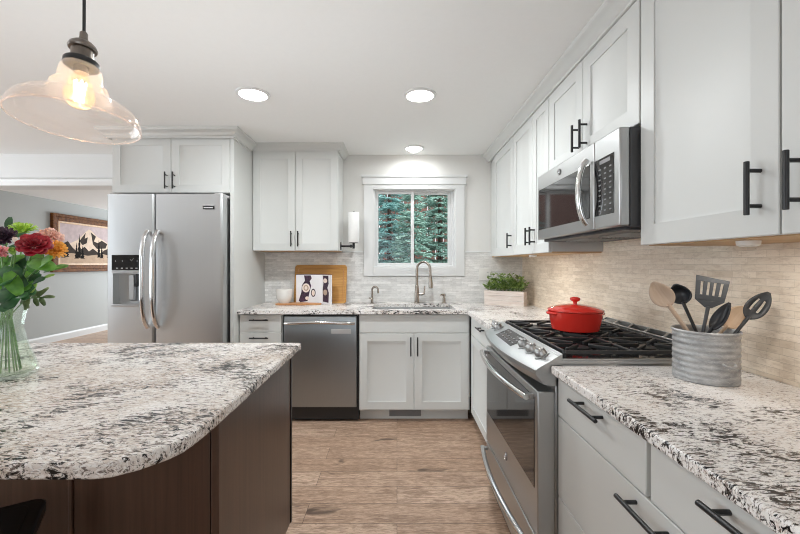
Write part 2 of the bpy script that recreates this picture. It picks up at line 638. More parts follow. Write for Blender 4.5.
# ------------------------------------------------------------------ the setting
CEIL = 2.314
WB, WR, WL = 3.64, 1.207, -5.6        # back wall of the kitchen, right wall, far left wall
YF, YD = -3.3, 9.0                     # living room wall behind the camera, dining room end wall
CT = 0.903                             # worktop height
struct('floor', MB().box(-2.24, YF - .1, -0.1, WR + .1, WB + .16, 0).box(WL - .1, YF - .1, -0.1, -2.24, YD + .1, 0), 'floor', smooth=0)
struct('ceiling', MB().box(-2.24, YF - .1, CEIL, WR + .1, WB + .16, CEIL + 0.1).box(WL - .1, YF - .1, CEIL, -2.24, YD + .1, CEIL + 0.1), 'ceiling', smooth=0)
# kitchen back wall with the window opening
wx0, wx1, wz0, wz1 = -0.225, 0.56, 1.235, 1.99
b = MB()
b.box(-2.24, WB, 0, wx0, WB + .16, CEIL).box(wx1, WB, 0, WR + .1, WB + .16, CEIL)
b.box(wx0, WB, 0, wx1, WB + .16, wz0).box(wx0, WB, wz1, wx1, WB + .16, CEIL)
struct('wall_back', b, 'wall', smooth=0)
struct('wall_right', MB().box(WR, YF - .1, 0, WR + .1, WB, CEIL), 'wall', smooth=0)
# left wall with an unseen side opening added for its light
b = MB()
b.box(WL - .1, YF - .1, 0, WL, -0.20, CEIL).box(WL - .1, 2.80, 0, WL, YD + .1, CEIL)
b.box(WL - .1, -0.20, 0, WL, 2.80, 0.55).box(WL - .1, -0.20, 2.25, WL, 2.80, CEIL)
struct('wall_left', b, 'greywall', smooth=0)
b = MB()
b.box(WL, YF - .1, 0, -1.65, YF, CEIL).box(0.45, YF - .1, 0, WR, YF, CEIL)
b.box(-1.65, YF - .1, 0, 0.45, YF, 0.95).box(-1.65, YF - .1, 2.15, 0.45, YF, CEIL)
struct('wall_front', b, 'wall', smooth=0)
b = MB()
b.box(WL, YD, 0, -5.15, YD + .1, CEIL).box(-2.85, YD, 0, -2.14, YD + .1, CEIL)
b.box(-5.15, YD, 0, -2.85, YD + .1, 0.5).box(-5.15, YD, 2.27, -2.85, YD + .1, CEIL)  # unseen opening added to let light in from the dining end
struct('wall_dining', b, 'greywall', smooth=0)
struct('wall_dining_right', MB().box(-2.24, WB + .16, 0, -2.14, YD, CEIL), 'greywall', smooth=0)
struct('baseboard_left', MB().prism([(WL, 0), (WL + .016, 0), (WL + .016, .095), (WL + .008, .115), (WL, .12)], YF, YD, 'y'), 'trim', smooth=0)
# dropped header over the opening to the dining room, with its moulding
tr = struct('trim_1', MB().box(WL, WB - .04, 2.085, -2.24, WB + .16, CEIL - .0005), 'trim', smooth=0)
MB().molding([(WL, WB - .04), (-2.24, WB - .04)], [(0, 0), (0.010, 0), (0.014, .012), (0.026, .03), (0.030, .045), (0.030, .055), (0, .078)], 2.012).build('moulding', 'trim', tr)
MB().box(WL, WB - .04, 2.012, -2.24, WB + .16, 2.085).build('soffit_board', 'trim', tr, smooth=0)
# stone strip backsplash
struct('wall_backsplash_back', MB().box(-1.264, WB - .010, CT - .001, -0.318, WB - .0002, 1.378).box(0.646, WB - .010, CT - .001, WR - .0005, WB - .0002, 1.378)
       .box(-0.318, WB - .010, CT - .001, 0.646, WB - .0002, 1.150), 'tile_back', smooth=0)
struct('wall_backsplash_right', MB().box(WR - .010, 0.30, CT - .001, WR - .0002, WB - .0105, 1.40).box(WR - .010, 1.38, 1.40, WR - .0002, 2.175, 1.44), 'tile_right', smooth=0)
struct('trim_2', MB().box(-0.515, WB - .016, 1.378, -0.318, WB - .0002, 1.392).box(0.646, WB - .016, 1.378, 0.90, WB - .0002, 1.392), 'trim', bevel=.003)

# window
w = thing('window_1', 'white sliding window above the sink', 'window', (0, WB, 0))
del w['label'], w['category']
w['kind'] = 'structure'
b = MB()
b.box(-0.316, -.022, 1.155, -0.228, 0, 2.027).box(0.560, -.022, 1.155, 0.644, 0, 2.027)
b.box(-0.228, -.022, 1.155, 0.560, 0, 1.240)
b.box(-0.228, -.022, 1.985, 0.560, 0, 2.027)
b.build('casing', 'trim', w, bevel=.002)
b = MB()
b.box(-0.328, -.030, 2.027, 0.658, 0, 2.095).box(-0.338, -.038, 2.095, 0.668, 0, 2.118)
b.build('head_casing', 'trim', w, bevel=.002)
b = MB()
b.box(-.225, .0, 1.235, -.212, .16, 1.99).box(.547, .0, 1.235, .56, .16, 1.99).box(-.212, 0, 1.235, .547, .16, 1.247).box(-.212, 0, 1.978, .547, .16, 1.99)
b.build('jamb', 'trim', w, smooth=0)
b = MB()
b.box(-.212, .05, 1.247, -.200, .11, 1.978).box(.530, .05, 1.247, .547, .11, 1.978)
b.box(-.200, .05, 1.247, .530, .11, 1.262).box(-.200, .05, 1.966, .530, .11, 1.978)
b.build('frame', 'trim', w, bevel=.003)
for nm, x0, x1, y0 in (('sash', -.200, 0.165, .05), ('sash', 0.135, .530, .082)):
    s = 0.018 if x0 < 0 else .020
    q = MB()
    q.box(x0, y0, 1.262, x0 + s, y0 + .028, 1.966).box(x1 - s - .012, y0, 1.262, x1, y0 + .028, 1.966)
    q.box(x0 + s, y0, 1.262, x1 - s - .012, y0 + .028, 1.280).box(x0 + s, y0, 1.950, x1 - s - .012, y0 + .028, 1.966)
    so = q.build(nm, 'trim', w, bevel=.002)
    MB().box(x0 + s, y0 + .012, 1.280, x1 - s - .012, y0 + .016, 1.950).build('pane', 'pane', so, smooth=0)
    if x0 < 0:
        MB().box(x1 - .024, y0 - .012, 1.56, x1 - .010, y0, 1.65).build('latch', 'trim', so, bevel=.003)

# outside
struct('ground', MB().box(-2.13, WB + .17, -0.5, 7, 12, -0.3), 'ground', smooth=0)
t = thing('wooden_fence', 'red-brown board fence standing behind the spruces outside', 'fence', (0, 7.2, -.3))
b = MB()
random.seed(4)
for i in range(34):
    x = -2.0 + i * .152
    b.box(x, 0, 0, x + .146, .022, 3.05 + random.uniform(-.01, .01))
b.build('boards', 'fence', t, bevel=.003)
MB().box(-2.0, .022, .5, 3.16, .06, .59).box(-2.0, .022, 2.5, 3.16, .06, 2.59).build('rail', 'fence', t, bevel=.003)
for x in (-1.9, 0.4, 2.7):
    MB().box(x, .06, 0, x + .1, .16, 2.95).build('post', 'fence', t, bevel=.004)


def spruce(name, label, x, y, H, rad, mat, seed):
    random.seed(seed)
    t = thing(name, label, 'tree', (x, y, -.3))
    MB().tube([(0, 0, 0), (.01, 0, H * .5), (0, 0, H)], [.06, .04, .008], 8).build('trunk', 'bark', t)
    b = MB()
    z = .35
    while z < H - .1:
        fr = 1 - (z / H) ** 1.2
        L0 = rad * (fr * .95 + .08)
        nb = 12
        a0 = random.uniform(0, PI)
        for k in range(nb):
            a = a0 + 2 * PI * k / nb + random.uniform(-.2, .2)
            L = L0 * random.uniform(.75, 1.1)
            dx, dy = math.cos(a), math.sin(a)
            droop = random.uniform(.05, .55)
            n = max(4, int(L / .045))
            for i in range(1, n + 1):
                s = i / n
                px, py, pz = dx * L * s, dy * L * s, z - droop * L * s * s + .12 * L * s
                for sg in (-1, 1):
                    tl = (.05 + .11 * (1 - s)) * random.uniform(.6, 1.25)
                    ta = a + sg * random.uniform(.7, 1.1)
                    e = Vector((px + math.cos(ta) * tl, py + math.sin(ta) * tl, pz - tl * random.uniform(.0, .45)))
                    p = Vector((px, py, pz))
                    d = (e - p)
                    sd = d.cross(Vector((0, 0, 1))).normalized() * .013
                    up = Vector((0, 0, .012))
                    m = p + d * .45
                    b.add([p, m + sd, e, m - sd, m + up, m - up], [(0, 1, 4), (1, 2, 4), (2, 3, 4), (3, 0, 4), (1, 0, 5), (2, 1, 5), (3, 2, 5), (0, 3, 5)])
        z += random.uniform(.06, .11)
    b.build('foliage', mat, t, smooth=0)


spruce('spruce_tree', 'blue-green spruce seen through the left window pane', -0.12, 5.6, 3.3, .85, 'spruce', 3)
spruce('spruce_tree', 'grey-green spruce seen through the right window pane', 0.66, 5.9, 3.6, .80, 'spruce_green', 8)
spruce('spruce_tree', 'blue spruce at the right edge of the right window pane', 1.05, 5.25, 2.5, .60, 'spruce', 12)
spruce('spruce_tree', 'young green spruce behind the meeting rails of the window', 0.20, 5.1, 2.75, .60, 'spruce_green', 15)


# ------------------------------------------------------------------ cabinets
CROWN = [(0, 0), (.010, 0), (.012, .010), (.020, .014), (.028, .030), (.044, .046), (.054, .050), (.058, .056), (.058, .0735), (0, .0735)]


def door_mb(x0, z0, x1, z1, t=.02, rail=.062, rec=.011):
    """recessed-panel door, front at y=-t"""
    b = MB()
    g = .015
    X = [x0, x0 + rail, x0 + rail + g, x1 - rail - g, x1 - rail, x1]
    Z = [z0, z0 + rail, z0 + rail + g, z1 - rail - g, z1 - rail, z1]
    def ring(i, y):
        return [(X[i], y, Z[i]), (X[5 - i], y, Z[i]), (X[5 - i], y, Z[5 - i]), (X[i], y, Z[5 - i])]
    e = .002
    rows = [ring(0, 0), ring(0, -t + e)]
    rows.append([(x0 + e, -t, z0 + e), (x1 - e, -t, z0 + e), (x1 - e, -t, z1 - e), (x0 + e, -t, z1 - e)])
    rows.append(ring(1, -t))
    rows.append([(p[0], -t + .005, p[2]) for p in ring(1, -t)])
    rows.append(ring(2, -t + rec + .001))
    vs = [p for r in rows for p in r]
    fs = []
    for i in range(len(rows) - 1):
        for j in range(4):
            a, c = i * 4 + j, i * 4 + (j + 1) % 4
            fs.append((a, c, c + 4, a + 4))
    fs.append((3, 2, 1, 0))
    n = (len(rows) - 1) * 4
    fs.append((n, n + 1, n + 2, n + 3))
    return b.add(vs, fs)


def slab_mb(x0, z0, x1, z1, t=.02):
    return MB().box(x0, -t, z0, x1, 0, z1)


def pull(parent, x, z, L, vertical, y=-.02, out=.032, r=.0055):
    b = MB()
    h = L / 2
    d = (0, 0, 1) if vertical else (1, 0, 0)
    P = lambda s, yy: (x + d[0] * s, yy, z + d[2] * s)
    b.tube([P(-h, y - out), P(-h + .001, y - out), P(h - .001, y - out), P(h, y - out)], [r * .8, r, r, r * .8], 10)
    for s in (-h * .66, h * .66):
        b.tube([P(s, y + .0005), P(s, y - out)], r * .85, 8)
    return b.build('handle', 'blackmetal', parent)


# --- left of the sink: wall cabinet
t = thing('wall_cabinet', 'white two-door wall cabinet between the refrigerator and the window', 'cabinet', (-1.262, 3.34, 1.384), 0, 'white wall cabinets')
W_, H_ = .747, .873
MB().box(0, 0, .006, W_, .298, H_).build('body', 'white', t, bevel=.001)
MB().box(.012, .004, .0, W_ - .012, .296, .006).build('underside', 'maple', t, smooth=0)
for x0, x1, hx in ((.004, .370, .342), (.374, W_ - .003, .402)):
    d = door_mb(x0, .003, x1, H_ - .006).build('door', 'white', t)
    pull(d, hx, .105, .135, True)
MB().molding([(-.0045, -.02), (W_, -.02), (W_, .298)], CROWN, H_ - .0005).build('crown_moulding', 'white', t)
MB().box(0, -.02, H_ - .006, W_, .298, H_ + .056).build('crown_backing', 'white', t, smooth=0)

# --- refrigerator surround
t = thing('refrigerator_cabinet', 'white two-door cabinet and tall end panel built around the refrigerator', 'cabinet', (-2.215, 2.97, 0), 0)
WF = .950
MB().box(0, 0, 1.822, WF - .030, .668, 2.258).build('body', 'white', t, bevel=.001)
MB().box(WF - .030, -.02, 0, WF, .668, 2.258).build('end_panel', 'white', t, bevel=.001)
MB().box(-.018, .02, 0, 0, .668, 2.258).build('side_panel', 'white', t, bevel=.001)
for x0, x1, hx in ((.004, .458, .430), (.462, WF - .034, .490)):
    d = door_mb(x0, 1.824, x1, 2.252).build('door', 'white', t)
    pull(d, hx, 1.915, .130, True)
MB().molding([(-.018, .668), (-.018, -.04), (WF, -.04), (WF, .311)], CROWN, 2.240).build('crown_moulding', 'white', t)
MB().box(-.018, -.04, 2.252, WF, .668, 2.312).build('crown_backing', 'white', t, smooth=0)

# --- base: drawers left of the dishwasher
t = thing('drawer_cabinet', 'narrow white drawer cabinet between refrigerator panel and dishwasher', 'cabinet', (-1.263, 3.05, 0), 0)
MB().box(0, 0, .10, .345, .585, .872).box(0, .07, 0, .345, .585, .10).build('body', 'white', t, smooth=0)
for z0, z1 in ((.728, .866), (.470, .724), (.105, .466)):
    d = slab_mb(.008, z0, .341, z1).build('drawer', 'white', t, bevel=.002)
    pull(d, .170, z1 - .040, .150, False)

# --- sink cabinet
t = thing('sink_cabinet', 'white two-door sink cabinet under the window', 'cabinet', (-.303, 3.05, 0), 0)
MB().box(0, 0, .10, .885, .585, .655).box(0, 0, .655, .885, .02, .872).box(0, .02, .655, .02, .585, .872).box(.865, .02, .655, .885, .585, .872).build('body', 'white', t, smooth=0)
slab_mb(.004, .722, .874, .866).build('false_front', 'white', t, bevel=.002)
for x0, x1, hx in ((.004, .437, .412), (.441, .874, .466)):
    d = door_mb(x0, .108, x1, .716, rail=.062).build('door', 'white', t)
    pull(d, hx, .616, .150, True)
tk = MB().box(0, .072, 0, .885, .085, .10).build('toe_kick', 'white', t, smooth=0)
g = MB().box(.24, .067, .022, .50, .072, .088)
for i in range(24):
    g.box(.252 + i * .0100, .0655, .030, .256 + i * .0100, .068, .080)
g.build('vent_register', 'greyprint', tk, smooth=0)

# --- corner base cabinet between the sink run and the range, facing left
t = thing('corner_cabinet', 'white one-door corner cabinet with a drawer beside the range', 'cabinet', (.600, 3.048, 0), R(-90))
wc = .868
MB().box(0, 0, .10, wc, .60, .872).box(0, .07, 0, wc, .60, .10).build('body', 'white', t, smooth=0)
d = slab_mb(.075, .722, wc - .004, .866).build('drawer', 'white', t, bevel=.002)
pull(d, .47, .826, .15, False)
d = door_mb(.075, .108, wc - .004, .716).build('door', 'white', t)
pull(d, wc - .035, .616, .15, True)

# --- near base cabinet right of the range
t = thing('drawer_cabinet', 'wide white drawer cabinet under the near worktop right of the range', 'cabinet', (.600, 1.372, 0), R(-90))
wc = 1.010
MB().box(0, 0, .10, wc, .60, .872).box(0, .07, 0, wc, .60, .10).build('body', 'white', t, smooth=0)
for x0, x1, z0, z1 in ((.004, .4865, .727, .868), (.502, wc - .004, .727, .868), (.004, wc - .004, .4385, .7235), (.004, wc - .004, .106, .435)):
    d = slab_mb(x0, z0, x1, z1).build('drawer', 'white', t, bevel=.0025)
    pull(d, (x0 + x1) / 2 + (.010 if x0 > .4 else 0), z1 - .031, .165, False, out=.034, r=.006)

# --- wall cabinets on the right wall
XU = .900
ZU, ZT = 1.335, 2.245


def right_cab(label, y_far, y_near, z0, doors, hz, filler=0.0):
    t = thing('wall_cabinet', label, 'cabinet', (XU, y_far, z0), R(-90), 'white wall cabinets')
    wd, hh = y_far - y_near, ZT - z0
    MB().box(0, 0, .008, wd, WR - XU - .001, hh).build('body', 'white', t, bevel=.001)
    MB().box(.014, .004, 0, wd - .014, WR - XU - .012, .008).build('underside', 'maple', t, smooth=0)
    for x0, x1, hx, L in doors:
        d = door_mb(x0, .003, x1, hh - .005, rail=.070 if x1 - x0 > .3 else .058).build('door', 'white', t)
        pull(d, hx, hz, L, True, out=.034, r=.006)
    return t


right_cab('white one-door wall cabinet in the corner right of the window', 3.635, 2.883, ZU, [(.190, .750, .712, .115)], .115)
right_cab('white two-door wall cabinet between the corner cabinet and the microwave', 2.880, 2.206, ZU, [(.003, .411, .372, .115), (.416, .671, .452, .115)], .115)
right_cab('short white two-door wall cabinet above the microwave', 2.203, 1.379, 1.780, [(.003, .400, .365, .13), (.404, .821, .440, .13)], .095)
right_cab('large white two-door wall cabinet right of the microwave', 1.376, .365, ZU, [(.003, .500, .456, .130), (.505, 1.007, .549, .130)], .118)
MB().molding([(XU - .02, .30), (XU - .02, WB)][::-1], CROWN, ZT - .005).build('trim_3', 'white')['kind'] = 'structure'
MB().box(XU - .02, .30, ZT + .0005, WR, WB, CEIL - .0008).build('trim_4', 'white', smooth=0)['kind'] = 'structure'

# puck lights under the right cabinets
pk = tag(MB().solid([(.018, .008), (.026, .012), (.027, .02), (.027, .024)], 20).build('puck_light', 'plate'), 'small white puck light under the large right wall cabinet', 'light', 'puck lights under wall cabinets')
pk.location = (.98, 1.06, ZU - .0245)
c = pk.copy()
C.objects.link(c)
c.location = (.965, 2.70, ZU - .0245)
c['label'] = 'small white puck light under the two-door wall cabinet left of the microwave'
for px_, py_ in ((.98, 1.06), (.965, 2.70)):  # added fill lamps to lift the backsplash; the pucks themselves are unlit
    ld_ = bpy.data.lights.new('tile_fill', 'AREA')
    ld_.shape = 'DISK'
    ld_.size = .05
    ld_.energy = 0.4
    ld_.color = (1, .96, .9)
    lo_ = bpy.data.objects.new('tile_fill', ld_)
    C.objects.link(lo_)
    lo_.location = (px_, py_, ZU - .026)

# ------------------------------------------------------------------ worktops
sx0, sx1, sy0, sy1 = -.205, .478, 3.105, 3.505
b = MB()
z0, z1 = CT - .030, CT
yf, xf = 3.000, .555
b.box(-1.264, yf, z0, sx0, WB - .0105, z1)
b.box(sx0, yf, z0, sx1, sy0, z1).box(sx0, sy1, z0, sx1, WB - .0105, z1)
b.box(sx1, yf, z0, xf, WB - .0105, z1)
b.box(xf, 2.176, z0, WR - .0105, WB - .0105, z1)
ob = b.build('countertop', 'granite_k', None, smooth=0)
bm = bmesh.new()
bm.from_mesh(ob.data)
bmesh.ops.remove_doubles(bm, verts=bm.verts, dist=.0001)
bm.to_mesh(ob.data)
bm.free()
tag(ob, 'speckled granite worktop with the sink, running into the corner under the window', 'countertop')
ob = MB().prism([(xf, 1.371), (xf, .35), (WR - .0105, .35), (WR - .0105, 1.371)], z0, z1).build('countertop', 'granite_k', None, bevel=.006, seg=3)
tag(ob, 'near granite worktop right of the range carrying the utensil crock', 'countertop')

# sink, taps
t = thing('kitchen_sink', 'stainless undermount double-bowl sink set in the granite below the window', 'sink', (0, 0, 0))
for x0, x1 in ((sx0, .125), (.150, sx1)):
    q = MB()
    d = .19
    zt = z0 - .0005
    q.add([(x0, sy0, zt), (x1, sy0, zt), (x1, sy1, zt), (x0, sy1, zt), (x0 + .02, sy0 + .02, zt - d), (x1 - .02, sy0 + .02, zt - d), (x1 - .02, sy1 - .02, zt - d), (x0 + .02, sy1 - .02, zt - d)],
          [(0, 1, 5, 4), (1, 2, 6, 5), (2, 3, 7, 6), (3, 0, 4, 7), (4, 5, 6, 7)])
    bo = q.build('bowl', 'steel_range', t, smooth=0)
    mo = bo.modifiers.new('thick', 'SOLIDIFY')
    mo.thickness = .002
    MB().solid([(.028, zt - d + .001), (.036, zt - d + .003), (.034, zt - d + .004)], 20, ((x0 + x1) / 2, (sy0 + sy1) / 2, 0)).build('drain', 'chrome', bo)
MB().box(.123, sy0, z0 - .19, .152, sy1, z0 - .001).build('divider', 'steel_range', t, bevel=.006)

t = thing('kitchen_faucet', 'tall brushed nickel gooseneck faucet behind the sink', 'faucet', (.186, 3.555, CT))
MB().solid([(.028, 0), (.028, .006), (.022, .012), (.021, .10), (.017, .16), (.0135, .17)], 20).build('base', 'nickel', t)
pts = [(0, 0, .165), (0, 0, .30)] + [(.060 - .060 * math.cos(R(a)), -.030 * (1 - math.cos(R(a))) * .9, .315 + .072 * math.sin(R(a))) for a in range(0, 181, 15)] + [(.121, -.056, .262)]
MB().tube(pts, .012, 12).build('spout', 'nickel', t)
MB().tube([(.121, -.056, .268), (.122, -.057, .235), (.124, -.058, .185), (.124, -.058, .148), (.124, -.058, .145)], [.0115, .015, .020, .020, .016], 14).build('spray_head', 'nickel', t)
MB().tube([(.018, 0, .085), (.05, -.004, .085), (.063, -.006, .088), (.070, -.008, .108), (.073, -.01, .16)], [.013, .012, .010, .007, .006], 10).build('lever', 'nickel', t)
t = thing('filter_faucet', 'small brushed nickel filter tap left of the tall faucet', 'faucet', (-.232, 3.555, CT))
MB().solid([(.018, 0), (.018, .005), (.012, .010), (.011, .05), (.007, .055)], 16).build('base', 'nickel', t)
MB().tube([(0, 0, .05), (0, 0, .125)] + [(.028 - .028 * math.cos(R(a)), -.012 * (1 - math.cos(R(a))), .125 + .03 * math.sin(R(a))) for a in range(0, 166, 15)] + [(.058, -.025, .095)], .0085, 10).build('spout', 'nickel', t)
MB().tube([(-.008, 0, .04), (-.030, -.01, .052)], .005, 8).build('lever', 'nickel', t)
t = thing('soap_pump', 'short brushed nickel soap pump right of the tall faucet', 'dispenser', (.440, 3.555, CT))
MB().solid([(.022, 0), (.022, .006), (.015, .012), (.014, .05), (.008, .054), (.008, .066)], 16).build('base', 'nickel', t)
MB().solid([(.010, .066), (.015, .068), (.015, .088), (.010, .09)], 16).tube([(0, 0, .08), (-.03, -.02, .082), (-.036, -.026, .074)], .006, 8).build('pump_head', 'nickel', t)

# ------------------------------------------------------------------ dishwasher
t = thing('dishwasher', 'stainless dishwasher between the drawers and the sink cabinet', 'dishwasher', (-.915, 3.03, 0))
MB().box(.002, .03, .02, .608, .58, .868).build('body', 'black', t, smooth=0)
q = MB().prism([(.030, .128), (.0, .128), (-.010, .30), (-.012, .60), (-.008, .80), (.004, .852), (.030, .852)], .016, .592, 'x')
dr = q.build('door', 'steel_dw', t, bevel=.003)
MB().tube([(.030 + .546 * s, -.028 - .036 * (1 - (2 * s - 1) ** 2) ** .6, .800 + .012 * (1 - (2 * s - 1) ** 2)) for s in [i / 20 for i in range(21)]], .0135, 12).tube([(.036, -.006, .80), (.036, -.032, .80)], .011, 10).tube([(.570, -.006, .80), (.570, -.032, .80)], .011, 10).build('handle', 'chrome', dr)
MB().box(.392, -.0125, .716, .548, -.0085, .752).build('badge', 'lightgrey', dr, bevel=.001)
MB().box(.010, .004, .853, .600, .03, .868).build('control_strip', 'black', dr, smooth=0)
MB().box(.004, .075, 0, .606, .09, .118).build('kick_plate', 'black', t, smooth=0)

# ------------------------------------------------------------------ refrigerator
t = thing('refrigerator', 'stainless side-by-side refrigerator with ice and water dispenser', 'refrigerator', (-2.175, 2.84, 0))
MB().box(.006, .080, .02, .866, .66, 1.775).build('body', 'steel', t, bevel=.004)
MB().box(.02, .03, .012, .85, .08, .075).build('base_grille', 'black', t, smooth=0)


def fridge_door(x0, x1, cut=None):
    """gently crowned door front, optional rectangular pocket"""
    z0, z1 = .085, 1.793
    xs = sorted(set([x0, x0 + .012, x1 - .012, x1] + ([cut[0], cut[1]] if cut else []) + [x0 + (x1 - x0) * k / 6 for k in range(1, 6)]))
    zs = sorted(set([z0, z1] + ([cut[2], cut[3]] if cut else [])))
    def Y(x):
        s = (x - x0) / (x1 - x0) * 2 - 1
        return -.003 * (1 - s * s) + (.012 if x in (x0, x1) else 0)
    b = MB()
    idx = {}
    for x in xs:
        for z in zs:
            idx[(x, z)] = len(b.v)
            b.v.append((x, Y(x), z))
    for i in range(len(xs) - 1):
        for j in range(len(zs) - 1):
            xm, zm = (xs[i] + xs[i + 1]) / 2, (zs[j] + zs[j + 1]) / 2
            if cut and cut[0] < xm < cut[1] and cut[2] < zm < cut[3]:
                continue
            b.f.append((idx[(xs[i], zs[j])], idx[(xs[i + 1], zs[j])], idx[(xs[i + 1], zs[j + 1])], idx[(xs[i], zs[j + 1])]))
    yb = .078
    for z, flip in ((z0, 0), (z1, 1)):
        o = len(b.v)
        b.v += [(x, Y(x), z) for x in xs] + [(x1, yb, z), (x0, yb, z)]
        b.f.append(tuple(range(o, len(b.v))))
    for x in (x0, x1):
        b.add([(x, Y(x), z0), (x, yb, z0), (x, yb, z1), (x, Y(x), z1)], [(0, 1, 2, 3)])
    b.add([(x0, yb, z0), (x1, yb, z0), (x1, yb, z1), (x0, yb, z1)], [(0, 1, 2, 3)])
    if cut:
        c0, c1, d0, d1 = cut
        ys = [Y(c0), Y(c1)]
        dp = .066
        b.add([(c0, ys[0], d0), (c1, ys[1], d0), (c1, ys[1], d1), (c0, ys[0], d1), (c0, dp, d0), (c1, dp, d0), (c1, dp, d1), (c0, dp, d1)],
              [(0, 1, 5, 4), (1, 2, 6, 5), (2, 3, 7, 6), (3, 0, 4, 7), (4, 5, 6, 7)])
    me = b
    return me


cut = (.052, .268, .968, 1.200)
b = fridge_door(.003, .356, cut)
fd = b.build('freezer_door', 'steelv', t, smooth=25)
bm = bmesh.new()
bm.from_mesh(fd.data)
bmesh.ops.remove_doubles(bm, verts=bm.verts, dist=.00005)
bmesh.ops.recalc_face_normals(bm, faces=bm.faces)
bm.to_mesh(fd.data)
bm.free()
fd.data.set_sharp_from_angle(angle=R(25))
b = fridge_door(.362, .868)
fr = b.build('fresh_food_door', 'steelv', t, smooth=25)
bm = bmesh.new()
bm.from_mesh(fr.data)
bmesh.ops.remove_doubles(bm, verts=bm.verts, dist=.00005)
bmesh.ops.recalc_face_normals(bm, faces=bm.faces)
bm.to_mesh(fr.data)
bm.free()
fr.data.set_sharp_from_angle(angle=R(25))
for dd, hx in ((fd, .322), (fr, .398)):
    pts = []
    for i in range(25):
        s = i / 24
        u = 2 * s - 1
        pts.append((hx, -.012 - .066 * (1 - u ** 4) ** .8 - .004, .800 + .715 * s))
    MB().tube(pts, .0165, 12, flat=1.0).build('handle', 'chrome', dd)
dp = MB().box(.050, -.013, 1.224, .270, .002, 1.338).build('dispenser_panel', 'blackglass', fd, bevel=.003)
for i in range(5):
    MB().box(.085 + i * .036, -.0136, 1.236, .100 + i * .036, -.0128, 1.242).build('indicator', 'lightgrey', fd, smooth=0)
for x in (.08, .13, .24):
    MB().box(x, -.0136, 1.288, x + .004, -.0128, 1.296).build('indicator', 'lightgrey', fd, smooth=0)
MB().tube([(.190, -.0134, 1.305), (.200, -.0134, 1.292), (.215, -.0134, 1.312)], .0012, 6).build('check_symbol', 'lightgrey', fd, smooth=0)
MB().box(.050, -.014, 1.203, .270, .004, 1.222).build('dispenser_lip', 'steel', fd, bevel=.002)
MB().box(.050, -.016, .952, .270, .060, .970).build('drip_tray', 'steel', fd, bevel=.003)
MB().prism([(.030, 1.19), (.058, 1.19), (.064, .985), (.030, 1.0)], .150, .186, 'x').build('dispenser_paddle', 'steel_range', fd, bevel=.003)
MB().box(.212, .01, 1.120, .240, .05, 1.195).box(.205, .004, 1.10, .228, .03, 1.125).build('ice_chute', 'black', fd, bevel=.003)
bd = MB().box(.728, -.0105, 1.678, .812, -.0055, 1.702).build('badge', 'black', fr, bevel=.001)
MB().box(.724, -.0105, 1.708, .812, -.0070, 1.716).box(.735, -.0112, 1.686, .805, -.0100, 1.693).build('badge_plate', 'lightgrey', fr, smooth=0)
MB().box(.80, .012, 1.778, .866, .16, 1.800).tube([(.846, .03, 1.794), (.846, .03, 1.806)], .014, 12).build('hinge_cover', 'lightgrey', t, bevel=.003)
MB().box(.010, .02, 1.778, .06, .16, 1.800).build('hinge_cover', 'darkgrey', t, bevel=.003)

# ------------------------------------------------------------------ range
XR = .510     # oven front
t = thing('gas_range', 'stainless slide-in gas range between the two right worktops', 'range', (0, 0, 0))
ya, yb = 1.378, 2.170
ym = (ya + yb) / 2
MB().box(.575, ya, .02, 1.19, yb, .905).build('body', 'steel_range', t, bevel=.003)
ct = MB().box(.585, ya + .001, .905, 1.150, yb - .001, .918).box(.585, ya + .001, .918, .600, yb - .001, .938).box(.600, ya + .001, .918, 1.15, ya + .016, .926).box(.600, yb - .016, .918, 1.15, yb - .001, .926).build('cooktop', 'steel_range', t, bevel=.002)
MB().box(.602, ya + .018, .9182, 1.146, yb - .018, .9215).build('cooktop_well', 'enamel', t, smooth=0)
# back vent rail
q = MB().box(1.135, ya + .001, .918, 1.150, yb - .001, .957).box(1.186, ya + .001, .905, 1.196, yb - .001, .970)
for i in range(7):
    y = ya + .02 + (yb - ya - .04) * i / 6
    q.bar((1.149, y - .012, .954), (1.187, y + .012, .966), .012, .008)
q.build('back_vent_rail', 'steel_range', t, bevel=.001)
MB().box(1.150, ya + .002, .905, 1.186, yb - .002, .930).build('vent_channel', 'black', t, smooth=0)
# bowed sloping control panel
n = 24
rows = []
for i in range(n + 1):
    y = ya + (yb - ya) * i / n
    u = (y - ym) / (yb - ya) * 2
    xfb = .503 - .040 * (1 - u * u)
    rows.append([(.600, y, .944), (xfb + .012, y, .893), (xfb, y, .884), (xfb, y, .868), (xfb + .030, y, .832), (.580, y, .826), (.600, y, .90)])
vs = [p for r in rows for p in r]
fs = []
for i in range(n):
    for j in range(7):
        a, c_ = i * 7 + j, i * 7 + (j + 1) % 7
        fs.append((a, c_, c_ + 7, a + 7))
fs += [tuple(range(7)), tuple(range(n * 7, n * 7 + 7))]
cp = MB().add(vs, fs).build('control_panel', 'steel_range', t, smooth=30)


def panel_pt(y, s):
    """point on the sloping top of the control panel, s=0 at the cooktop and 1 at the front lip"""
    u = (y - ym) / (yb - ya) * 2
    xfb = .515 - .040 * (1 - u * u)
    return Vector((.600 + (xfb - .600) * s, y, .944 + (.893 - .944) * s))


def quad_on_panel(y0, y1, s0, s1, th):
    nrm = Vector((-.45, 0, .89)).normalized()
    c4 = [panel_pt(y0, s0), panel_pt(y0, s1), panel_pt(y1, s1), panel_pt(y1, s0)]
    return MB().add([p - nrm * .004 for p in c4] + [p + nrm * th for p in c4], [(0, 1, 2, 3), (4, 7, 6, 5), (0, 4, 5, 1), (1, 5, 6, 2), (2, 6, 7, 3), (3, 7, 4, 0)])


